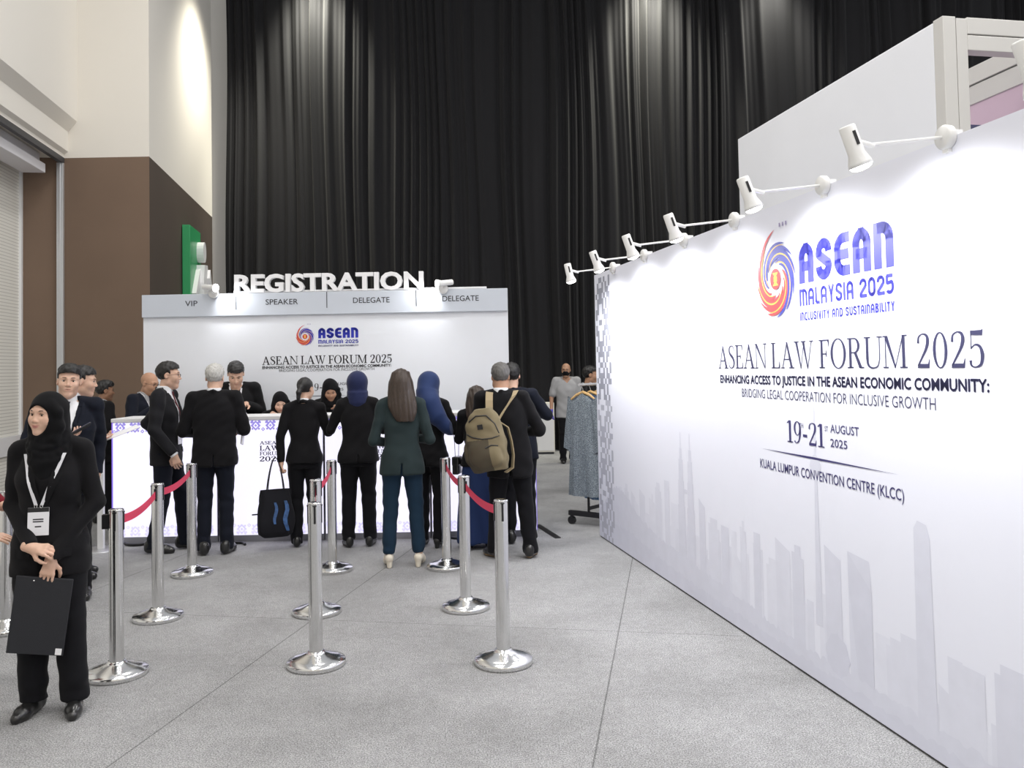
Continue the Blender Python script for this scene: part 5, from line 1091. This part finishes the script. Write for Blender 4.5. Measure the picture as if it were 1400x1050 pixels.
    if mask:
        G = Vol(*[np.arange(a, b, .005, dtype=np.float32) for a, b in zip(ho - .14, ho + .15)]); G.ell(P(0, .032, -.048), np.array((.068, .078, .062)) * hs, .01, Mh); G.ell(P(0, .09, -.03), np.array((.03, .03, .03)) * hs, .02, Mh)
        G.cut(lambda X, Y, Z: (lambda x, y, z: (np.maximum(np.maximum(z + .012 + .2 * np.abs(x) * 0, -.1 - z), .012 - y) * hs).astype(np.float32))(*HL(X, Y, Z))); Pg, Fg = G.mesh(); link_mesh('face_mask', Pg, Fg, M_mask, root)
    # ---------- lanyard and badge lying on the chest
    if lany:
        zb, xb = lany.get('z', 1.12), lany.get('x', 0); x0 = lany.get('top', .07); z0 = lany.get('ztop', 1.455)
        def yat(x, z):
            v = [q.at(x, z=z) for q in (J, out.get('G')) if q is not None]; v = [q for q in v if q is not None]; return max(v) if v else .1
        ends = []
        for q in (1, -1):
            pth = []; cx, cy = near(z0 * s)
            if not lany.get('noneck'): pth += [((cx + q * .045 * s, cy - .07 * s, (z0 + .025) * s), (0, 0, 1)), ((cx + q * (x0 + .012) * s, cy - .01 * s, (z0 + .035) * s), (0, -1, .6))]
            for t in np.linspace(0, 1, 12):
                z = z0 + (zb - z0) * t; cx, cy = near(z * s); x = cx + (q * (x0 + (.014 - x0) * t ** 1.1) + xb * t) * s; pth.append(((x, yat(x, z * s) + .004, z * s), (1, 0, 0)))
            yy = np.array([p_[0][1] for p_ in pth]); n0 = len(pth) - 12; y2 = np.maximum(yy, np.convolve(np.pad(yy, 2, mode='edge'), np.ones(5) / 5, 'valid')); pth = [((p_[0][0], float(y2[i_]) if i_ >= n0 else p_[0][1], p_[0][2]), p_[1]) for i_, p_ in enumerate(pth)]
            ribbon(root, 'lanyard', M_lany, pth, .017 * s, .003); ends.append(pth[-1][0])
        c = (Vector(ends[0]) + Vector(ends[1])) / 2; w, h = .052 * s, .145 * s; y2 = yat(c.x, c.z - h) + .006
        mb = MB(); y1 = max(c.y, yat(c.x + w * .8, c.z - h * .5) + .004, yat(c.x - w * .8, c.z - h * .5) + .004); y2 = max(y2, y1 - .01)
        F4 = [(-w, y1, c.z - .01), (w, y1, c.z - .01), (w, y2, c.z - .01 - h), (-w, y2, c.z - .01 - h)]; f = [(c.x + a, b, z) for a, b, z in F4]; g = [(a, b + .004, z) for a, b, z in f]
        for k in range(4): mb.poly((f[k], f[(k + 1) % 4], g[(k + 1) % 4], g[k]))
        mb.poly(f); mb.poly(g[::-1]); bd = mb.build('badge', M_badge, root)
        mb = MB(); mb.poly([(c.x + a, b + .0045, z) for a, b, z in ((-w, y1, c.z - .01), (w, y1, c.z - .01), (w, y1 + (y2 - y1) * .16, c.z - .01 - h * .16), (-w, y1 + (y2 - y1) * .16, c.z - .01 - h * .16))]); mb.build('badge_header', M_black, bd)
        mb = MB()
        for zf, wf in ((.42, .5), (.5, .5), (.68, .3)): mb.poly([(c.x + a * w * wf, y1 + (y2 - y1) * zf + .0047, c.z - .01 - h * zf + b) for a, b in ((-1, -.003), (1, -.003), (1, .003), (-1, .003))])
        mb.build('badge_print', M_inkk, bd)
        for q in (0, 1):
            mb = MB(); e = Vector(ends[q]); mb.tube([e + Vector((.006 * math.cos(a), .004, -.004 + .008 * math.sin(a))) * 1.0 for a in [R(t) for t in range(0, 361, 45)]], .0016, 6); mb.build('clip', M_metal, root)
    return out
# ------------------------------------------------------------------ the people (rot 0 = facing away from the camera, 180 = towards it)
FAR = (.013, .0058)
p1 = person('person in black hijab and black suit with lanyard at the left front, hands crossed', (-2.285, 4.2), 191, 1.555, True, M_skin, res=(.009, .0026), cres=.0062, head=(-22, 3, -3), hoff=(.0, .01, 0),
    aR=dict(e=(.193, -.02, 1.115), w=(.035, .185, .915), f=(-1, .18, -.16), p=(.1, -.75, -.6), c=(.62, .7, .75, .8)),
    aL=dict(e=(-.225, -.01, 1.115), w=(-.052, .165, .845), f=(.22, .10, -1), p=(.1, -1, -.1), c=(.22, .4, .45, .5)),
    feet=((.085, .0, -16), (-.125, .02, 12)), jlen=.745, jwide=1.04, legw=1.18, hem=.07, hijab='front', face=True, lany=dict(z=1.125, x=.02, top=.098, ztop=1.395, noneck=True), vent=False, look=(-.3, 0), lapel=1.12, smile=True)
p2 = person('person mostly out of frame at the left edge, one hand reaching in', (-2.97, 4.45), -88, 1.62, True, M_skin, res=(.012, .004), aR=dict(e=(.23, .06, 1.10), w=(.20, .33, .895), f=(-.1, 1, -.12), p=(-.3, 0, -1), c=.2), aL=dict(e=(-.23, .05, 1.1), w=(-.12, .25, 1.0), f=(.3, 1, 0), p=(.3, -.2, -1)), jacket=M_maroon, jlen=.74, hijab='cape', hijm=M_hij, vent=False)
p3 = person('person in dark suit, white shirt and dark tie facing the camera with a phone', (-3.30, 6.3), 204, 1.705, False, M_skin, res=(.012, .0045), head=(2, 0, -4),
    aR=dict(e=(.27, .06, 1.11), w=(.02, .27, 1.20), f=(-1, .25, .30), p=(-.1, -.35, 1), c=(.5, .55, .6, .6)), aL=dict(e=(-.20, -.12, 1.13), w=(-.19, -.06, .89), f=(0, .12, -1), p=(1, 0, 0)), jacket=M_suitn, jopen=1.12, shirt=M_shirt, tie=M_tied, hair='quiff', face=True, lany=dict(z=1.10, top=.05, ztop=1.40, x=.0, noneck=True), lapel=True)
p4 = person('person in black suit seen in profile, behind the phone holder, reading papers', (-3.585, 6.9), -66, 1.715, False, M_skin, FAR, head=(-4, 8, 0), hoff=(0, .03, -.01), lean=(0, .02), aR=dict(e=(.25, .05, 1.12), w=(.16, .17, 1.12), f=(-.3, 1, .05), p=(-.2, 0, 1), c=.3), aL=dict(e=(-.25, .05, 1.12), w=(-.1, .17, 1.12), f=(.3, 1, .05), p=(.3, 0, 1)), jopen=1.15, shirt=M_shirt, hair='short', face=True, lany=dict(z=1.2))
p5 = person('person in black jacket with grey collar at the left end of the counters, facing away', (-4.52, 9.36), -40, 1.56, False, M_skin3, FAR, aR=dict(e=(.28, -.03, 1.16), w=(.42, .06, 1.24), f=(.8, .5, 0), p=(0, 0, -1)), aL=hang(-1), head=(-12, 4, 0), jlen=.74, hair='quiff', shirt=M_shirtg, face=True)
p6 = person('person in dark blue suit with striped tie and spectacles, bending behind the left counter unit', (-3.95, 9.02), -108, 1.665, False, M_skin2, (.012, .005), lean=(0, .06, -.01), head=(4, 16, 0), aR=dict(e=(.27, .1, 1.15), w=(.12, .26, 1.31), f=(-.4, 1, 0), p=(0, 0, -1)), aL=dict(e=(-.27, .1, 1.15), w=(-.12, .26, 1.31), f=(.4, 1, 0), p=(0, 0, -1)),
    jacket=M_suitn, jopen=1.10, shirt=M_shirtg, tie=M_tied, hair=None, face=True, glasses=True, chub=.006, lany=dict(z=1.05), lapel=True)
p7 = person('person in charcoal suit with dark red tie, spectacles and badge, standing sideways at the counter', (-3.21, 7.86), -85, 1.735, False, M_skin, (.012, .0045), head=(10, 3, 0), aR=dict(e=(.262, -.02, 1.12), w=(.235, .14, .90), f=(.0, .3, -1), p=(-1, 0, 0), c=.5), aL=dict(e=(-.30, -.27, 1.15), w=(-.20, -.06, 1.0), f=(.5, .6, -.4), p=(.8, .2, 0)),
    feet=((.075, -.09, -6), (-.11, .13, 8)), jacket=M_suitc, jopen=1.10, jlen=.79, shirt=M_shirt, tie=M_tier, trousers=M_suitn, hair='short', face=True, glasses=True, lany=dict(z=1.13, x=.03), cuff=M_shirt, lapel=True, chub=.004)
p9 = person('person in dark suit seen from behind at the counter holding a white document', (-2.71, 7.71), 12, 1.705, False, M_skin, FAR, head=(-4, 6, 0), aR=dict(e=(.262, .0, 1.12), w=(.20, .23, 1.10), f=(-.4, 1, .1), p=(-1, 0, .2), c=.6), aL=dict(e=(-.272, -.01, 1.12), w=(-.15, .24, 1.08), f=(.4, 1, 0), p=(.6, 0, -.6)),
    feet=((.1, 0, -14), (-.1, .0, 14)), jacket=M_suit, jlen=.80, jwide=1.07, shirt=M_shirt, hair='short', hairm=M_hairg, trousers=M_suitn, chub=.004)
p10 = person('person in black shirt with white lanyard, looking down behind the counter', (-2.95, 9.06), 196, 1.79, False, M_skin, (.012, .005), lean=(0, .10, -.02), head=(2, 34, 0), aR=dict(e=(.235, .06, 1.17), w=(.10, .28, 1.25), f=(-.4, 1, 0), p=(0, 0, -1)), aL=dict(e=(-.235, .06, 1.17), w=(-.10, .28, 1.25), f=(.4, 1, 0), p=(0, 0, -1)), jacket=M_shirtk, jopen=1.33, jlen=.82, hair='quiff', face=True, lany=dict(z=1.12, top=.06), vent=False)
p11 = person('person in black hijab bending low behind the counter, only the face above the top', (-2.5, 9.14), 194, 1.55, True, M_skin, (.012, .005), lean=(0, .26, -.11), head=(4, 26, 0), aR=dict(e=(.19, .22, 1.14), w=(.08, .38, 1.33), f=(-.3, 1, 0), p=(0, 0, -1)), aL=dict(e=(-.19, .22, 1.14), w=(-.08, .38, 1.33), f=(.3, 1, 0), p=(0, 0, -1)), hijab='cape', face=True, jlen=.84, vent=False)
p12 = person('person in black suit with white collar and hair tied low, carrying a tote bag', (-1.96, 7.96), 8, 1.575, True, M_skin, FAR, head=(-24, 8, 0), aL=dict(e=(-.232, -.05, 1.12), w=(-.225, -.07, .86), f=(0, .05, -1), p=(1, 0, 0), c=(1.0, 1.05, 1.1, 1.1)), aR=dict(e=(.235, .06, 1.15), w=(.12, .19, 1.37), f=(-.2, 1, .3), p=(0, 0, -1)), feet=((.085, 0, -6), (-.085, .02, 6)), jlen=.855, shirt=M_shirt, hair='pony', face=True, hem=.03)
p13 = person('person in black hijab looking down behind the counter at the two black suits', (-1.95, 9.12), 190, 1.60, True, M_skin2, (.012, .005), lean=(0, .12, -.03), head=(4, 34, 4), aR=dict(e=(.24, .14, 1.12), w=(.10, .30, 1.30), f=(-.3, 1, 0), p=(0, 0, -1)), aL=dict(e=(-.24, .14, 1.12), w=(-.10, .30, 1.30), f=(.3, 1, 0), p=(0, 0, -1)), hijab='cape', face=True, jlen=.84, vent=False)
p14 = person('person in dark navy hijab and black suit seen from behind at the counter', (-1.45, 7.93), 10, 1.615, True, M_skin2, FAR, head=(8, 10, 0), aR=dict(e=(.255, .03, 1.14), w=(.14, .18, 1.36), f=(-.3, 1, .2), p=(0, 0, -1)), aL=dict(e=(-.27, .05, 1.15), w=(-.2, .18, 1.36), f=(-.1, 1, .3), p=(0, 0, -1)), feet=((.105, 0, -12), (-.105, .0, 14)), jlen=.83, jwide=1.08, legw=1.08, hijab='back', hijm=M_hijn, hem=.07)
p15 = person('person in dark teal blazer, navy trousers and cream heels, seen from behind', (-.935, 7.10), 5, 1.64, True, M_skin, (.012, .0052), head=(2, 4, 0), aR=dict(e=(.242, -.03, 1.10), w=(.10, .2, 1.09), f=(-1, .4, .1), p=(0, -.8, 0)), aL=dict(e=(-.242, -.03, 1.10), w=(-.10, .2, 1.06), f=(1, .4, .1), p=(0, -.8, 0)),
    feet=((.135, .0, -8), (-.125, .0, 8)), jacket=M_teal, jlen=.80, jwide=1.04, trousers=M_navyt, hem=.115, heel=.045, shoe=M_cream, hair='long', hairm=M_hairb)
p16 = person('person in blue hijab draped over the right shoulder and black suit, facing away', (-.78, 7.84), -14, 1.60, True, M_skin2, FAR, head=(-14, 6, 0), aR=dict(e=(.255, .05, 1.14), w=(.13, .2, 1.3), f=(-.3, 1, .3), p=(0, 0, -1)), aL=dict(e=(-.245, .03, 1.14), w=(-.13, .2, 1.3), f=(.3, 1, .3), p=(0, 0, -1)), feet=((.09, 0, -10), (-.09, .03, 10)), jlen=.80, jwide=1.03, hijab='back', hijm=M_hijb, heel=.03, hem=.06,
    drape=[((0, -.085, 1.52), .085), ((.05, -.11, 1.42), .088), ((.12, -.115, 1.30), .075), ((.2, -.08, 1.19), .05), ((.235, -.02, 1.12), .035)])
p17 = person('person in long navy skirt, almost hidden behind the backpack', (-.33, 7.80), 4, 1.475, True, M_skin, FAR, head=(14, 12, 0), aR=dict(e=(.205, .04, 1.14), w=(.08, .17, 1.38), f=(-.2, 1, .3), p=(0, 0, -1)), aL=dict(e=(-.205, .04, 1.14), w=(-.08, .17, 1.38), f=(.2, 1, .3), p=(0, 0, -1)), jlen=.86, skirt=M_skirt, hair='long', hairm=M_hairb)
p18 = person('person in black suit wearing an olive backpack on one shoulder, seen from behind', (-.04, 7.35), 1, 1.665, False, M_skin2, (.012, .0052), lean=(-.06, 0), head=(-4, 6, 0), aR=dict(e=(.272, .0, 1.12), w=(.16, .16, 1.10), f=(-1, .4, .2), p=(0, -1, 0)), aL=dict(e=(-.29, .02, 1.13), w=(-.16, .17, 1.14), f=(1, .4, .2), p=(0, -1, 0)), feet=((.17, -.01, -14), (-.145, .015, 30)), jlen=.715, jwide=1.07, shirt=M_shirt, hair='short', hairm=M_hairs, sole=M_sole, chub=.012, legw=1.1)
p19 = person('person in dark suit with raised elbow, partly hidden behind the black suit and backpack', (.045, 7.96), 8, 1.665, False, M_skin, FAR, head=(-6, 4, 0), lean=(-.05, 0), aR=dict(e=(.285, .03, 1.22), w=(.10, .18, 1.28), f=(-1, .4, .1), p=(0, -.3, -1)), aL=dict(e=(-.21, .05, 1.16), w=(-.08, .18, 1.28), f=(.4, 1, .2), p=(0, 0, -1)), jacket=M_suitn, jlen=.80, hair='short')
p20 = person('person in grey short sleeved shirt, black mask and violet gloves walking by the drape', (.91, 14.42), 184, 1.675, False, M_skin2, (.014, .0062), head=(-14, 4, 0), aR=hang(1, .03), aL=hang(-1, .0), feet=((.09, .05, -6), (-.09, -.06, 8)), jacket=M_shirtg, sleeve=False, jlen=.78, jopen=1.38, hair=None, face=True, glasses=True, mask=True, gloves=True, vent=False, jwide=1.05)
p21 = person('person with only the head visible above the garment rail, facing right', (.98, 11.0), -88, 1.62, False, M_skin2, FAR, head=(0, 4, 0), jacket=M_shirtk, hair='short', face=True, vent=False)
# ------------------------------------------------------------------ things they hold
def at(p, v): return p['root'].matrix_world @ Vector(tuple(np.array(v) * p['s']))
def local(p, v, rx=0, ry=0, rz=0):
    return Matrix.Translation(at(p, v)) @ p['root'].matrix_world.to_3x3().to_4x4() @ Matrix.Rotation(R(rz), 4, 'Z') @ Matrix.Rotation(R(ry), 4, 'Y') @ Matrix.Rotation(R(rx), 4, 'X')
M_fold = mat('black folder board', (.012, .013, .018), .55, bump=(300, .1))
fo = empty('folder', local(p1, (-.025, .165, .755), rx=-2, ry=-8), 'black clipboard folder with a small white tag held in front of the thighs', 'folder')
mb = MB(); mb.box((-.125, -.006, -.365), (.125, .006, 0)); mb.build('cover', M_fold, fo, None, .003)
mb = MB(); mb.box((-.118, .006, -.36), (-.09, .0075, -.33)); mb.build('tag', M_paper, fo)
mb = MB(); mb.lathe([(.0001, 0), (.005, 0), (.004, .003), (.0001, .004)], 12); mb.build('rivet', M_metal, fo, Matrix.Translation((.045, .006, -.018)) @ Matrix.Rotation(R(-90), 4, 'X'))
ph = empty('phone', local(p3, (-.10, .315, 1.262), rx=25, ry=28, rz=20), 'dark phone held up by the person in the white shirt and tie', 'phone')
mb = MB(); mb.box((-.075, -.036, -.004), (.075, .036, .004)); mb.build('case', M_black, ph, None, .003)
mb = MB(); mb.box((-.071, -.033, .004), (.071, .033, .0046)); mb.build('screen', mat('phone screen', (.02, .02, .05), .1, emit=(.3, .3, .6), estr=.5), ph)
pa = tag(MB().build('x', M_paper), None); bpy.data.objects.remove(pa)
def sheet(name, M, w, h, label, bend=.02, cat='paper'):
    mb = MB(); top = [[(-w / 2 + w * i / 8, -h / 2 + h * j / 8, bend * math.sin(math.pi * i / 8) + .0015) for i in range(9)] for j in range(9)]
    mb.grid(top); mb.grid([[(x, y, z - .003) for x, y, z in r][::-1] for r in top]); o = mb.build(name, M_paper); o.matrix_world = M; return tag(o, label, cat)
sheet('paper_sheet', local(p4, (.03, .36, 1.15), rx=20, rz=8), .21, .28, 'white sheet of paper held by the person in profile beside the left counter')
dc = empty('document_folder', local(p9, (.235, .20, 1.12), rx=-8, ry=6), 'white document held upright under the right arm of the dark suit seen from behind', 'document')
mb = MB(); mb.box((-.006, -.10, -.15), (.006, .11, .15)); mb.build('cover', M_paper, dc, None, .002)
mb = MB(); mb.box((-.004, -.097, -.146), (.004, .1115, .146)); mb.build('sheets', M_shirt, dc)
# tote bag
tb = empty('tote_bag', local(p12, (-.275, -.11, .135), rz=16), 'black tote bag with blue printed stripes hanging from a hand in front of the counter', 'bag')
mb = MB(); rows = []
for t in np.linspace(0, 1, 15):
    z = .0 + t * .43; w = np.interp(t, [0, .08, .3, .8, 1], [.11, .155, .165, .14, .125]); d = np.interp(t, [0, .08, .3, .8, 1], [.045, .075, .085, .05, .03]); row = []
    for q in range(40):
        a = 2 * math.pi * q / 40; c, s_ = math.cos(a), math.sin(a); n = 3.2; r = (abs(c) ** n + abs(s_) ** n) ** (-1 / n)
        f = 1 + .05 * math.sin(a * 5 + t * 7) * (.3 + t) + .03 * math.sin(a * 9 - t * 5); row.append((w * c * r * f, d * s_ * r * f, z))
    rows.append(row)
M_tote = cloth('black canvas', (.02, .02, .026)); mb.grid(rows, 0, True); mb.poly(rows[0][::-1]); mb.build('body', M_tote, tb)
M_print2 = mat('blue printed stripe', (.03, .09, .24), .5, vary=(30, .5))
for x0, x1, z0, z1 in ((-.03, .0, .13, .32), (.06, .10, .06, .33)):
    st = []
    for z in np.linspace(z0, z1, 8):
        t = z / .43; d = np.interp(t, [0, .08, .3, .8, 1], [.045, .075, .085, .05, .03]); w_ = .5 + .5 * math.sin(math.pi * (z - z0) / (z1 - z0)); k_ = .012 * math.sin(z * 30); st.append([(x0 + k_ + (x1 - x0) * .5 * (1 - w_), -d * 1.09 - .006, z), (x1 + k_ - (x1 - x0) * .2 * (1 - w_), -d * 1.09 - .006, z)])
    mb = MB(); mb.grid(st); mb.build('stripe', M_print2, tb)
for y in (-.035, .035):
    path = [((-.075 + .15 * t, y * (1 - math.sin(math.pi * t) * .8), .42 + .30 * math.sin(math.pi * t) ** .8), (0, 1, 0)) for t in np.linspace(0, 1, 17)]
    path = [((p_[0][0] * (1 - .0 * p_[0][2]), p_[0][1], p_[0][2]), (0, 1, .0)) for p_ in path]; ribbon(tb, 'handle', M_tote, path, .03, .005)
mb = MB(); mb.box((-.21, -.008, .21), (-.15, .008, .22)); mb.build('side_tab', M_tote, tb)
# shoulder bag on a cord
xb = empty('shoulder_bag', local(p16, (.275, .03, .80)), 'small black shoulder bag hanging on a thin cord beside the blue hijab', 'bag')
mb = MB(); mb.box((-.03, -.06, -.08), (.03, .06, .08)); mb.build('body', M_leather, xb, None, .012); mb = MB(); mb.box((-.033, -.062, .0), (.033, .062, .083)); mb.build('flap', M_leather, xb, None, .012)
mb = MB(); mb.tube([(0, -.05, .08), (.0, -.06, .2), (-.02, -.05, .34), (-.05, -.03, .42)], .003, 6); mb.tube([(0, .05, .08), (.01, .03, .2), (-.02, .0, .34), (-.05, -.01, .42)], .003, 6); mb.build('cord', M_black, xb)
# backpack
M_kh = cloth('olive canvas', (.20, .165, .10)); M_khd = cloth('dark olive canvas', (.085, .072, .05)); M_web = cloth('sand webbing', (.36, .29, .18)); M_zip = mat('dark zip', (.02, .02, .02), .5)
bk = empty('backpack', local(p18, (-.165, -.255, .80), ry=-9, rz=-14), 'olive canvas backpack hanging from the left shoulder of the black suit', 'backpack')
g = Vol(*[np.arange(a, b, .007, dtype=np.float32) for a, b in ((-.24, .24), (-.2, .16), (-.06, .56))])
g.loft([(z, cx, 0, a, d) for z, cx, a, d in ((.0, 0, .14, .07), (.06, 0, .165, .10), (.25, 0, .17, .11), (.40, .0, .15, .095), (.48, .01, .115, .07), (.52, .02, .06, .045))], .03, 2.6)
g.ell((-.02, -.09, .15), (.12, .05, .12), .03); g.ell((-.165, -.01, .16), (.035, .07, .09), .02); g.ell((.07, -.085, .12), (.07, .045, .085), .015)
Pg, Fg = g.mesh(); n_ = vnormals(Pg, Fg); Pg = Pg + n_ * waves(Pg, 4, [(30, 20, 40), (-40, 10, 30), (10, 30, -60)], .006)[:, None]; cz = Pg[Fg].mean(1)
link_mesh('body', relax(Pg, Fg, 1, .4), Fg, [M_kh, M_khd], bk, ((cz[:, 2] < .27) & (cz[:, 0] < .05) | (cz[:, 0] < -.14)).astype(int))
def onb(x, z): 
    y = g.at(x, z=z, back=True); return (x, (y if y is not None else -.1) - .004, z)
for pts_, nm in (([(-.13, .33), (-.08, .30), (0, .275), (.08, .27), (.14, .28)], 'zip'), ([(-.1, .43), (-.03, .47), (.06, .46), (.12, .38), (.14, .3)], 'zip'), ([(.02, .2), (.07, .215), (.12, .2)], 'zip')):
    mb = MB(); mb.tube([onb(*q) for q in pts_], .006, 6); mb.build(nm, M_zip, bk)
mb = MB(); x_, y_, z_ = onb(.0, .375); mb.box((-.025, y_ - .004, z_ - .02), (.02, y_ + .006, z_ + .02)); mb.build('patch', M_black, bk)
def over(p, pts_, w, nm, mt, parent):
    inv = parent.matrix_world.inverted(); ribbon(parent, nm, mt, [(inv @ at(p, q), inv.to_3x3() @ (p['root'].matrix_world.to_3x3() @ Vector(d))) for q, d in pts_], w, .008)
over(p18, [((-.17, -.2, 1.24), (1, 0, 0)), ((-.172, -.155, 1.32), (1, 0, 0)), ((-.172, -.13, 1.40), (1, 0, 0)), ((-.17, -.09, 1.455), (1, 0, 0)), ((-.165, -.02, 1.482), (1, 0, 0)), ((-.165, .06, 1.45), (1, 0, 0)), ((-.165, .13, 1.36), (1, 0, 0))], .062, 'shoulder_strap', M_web, bk)
over(p18, [((-.10, -.185, 1.22), (.7, 0, .5)), ((-.05, -.152, 1.30), (.8, 0, .6)), ((-.0, -.138, 1.37), (.8, 0, .6)), ((.045, -.115, 1.435), (.9, 0, .4)), ((.065, -.06, 1.478), (1, 0, .1)), ((.07, .02, 1.47), (1, 0, 0))], .042, 'cross_strap', M_web, bk)
over(p18, [((-.09, -.2, 1.22), (.3, -1, 0)), ((-.015, -.235, 1.17), (.3, -1, 0)), ((.015, -.24, 1.05), (.3, -1, 0)), ((.03, -.235, .93), (.3, -1, 0)), ((.02, -.225, .82), (.4, -1, 0)), ((-.04, -.22, .78), (.4, -1, 0))], .055, 'loose_strap', M_web, bk)
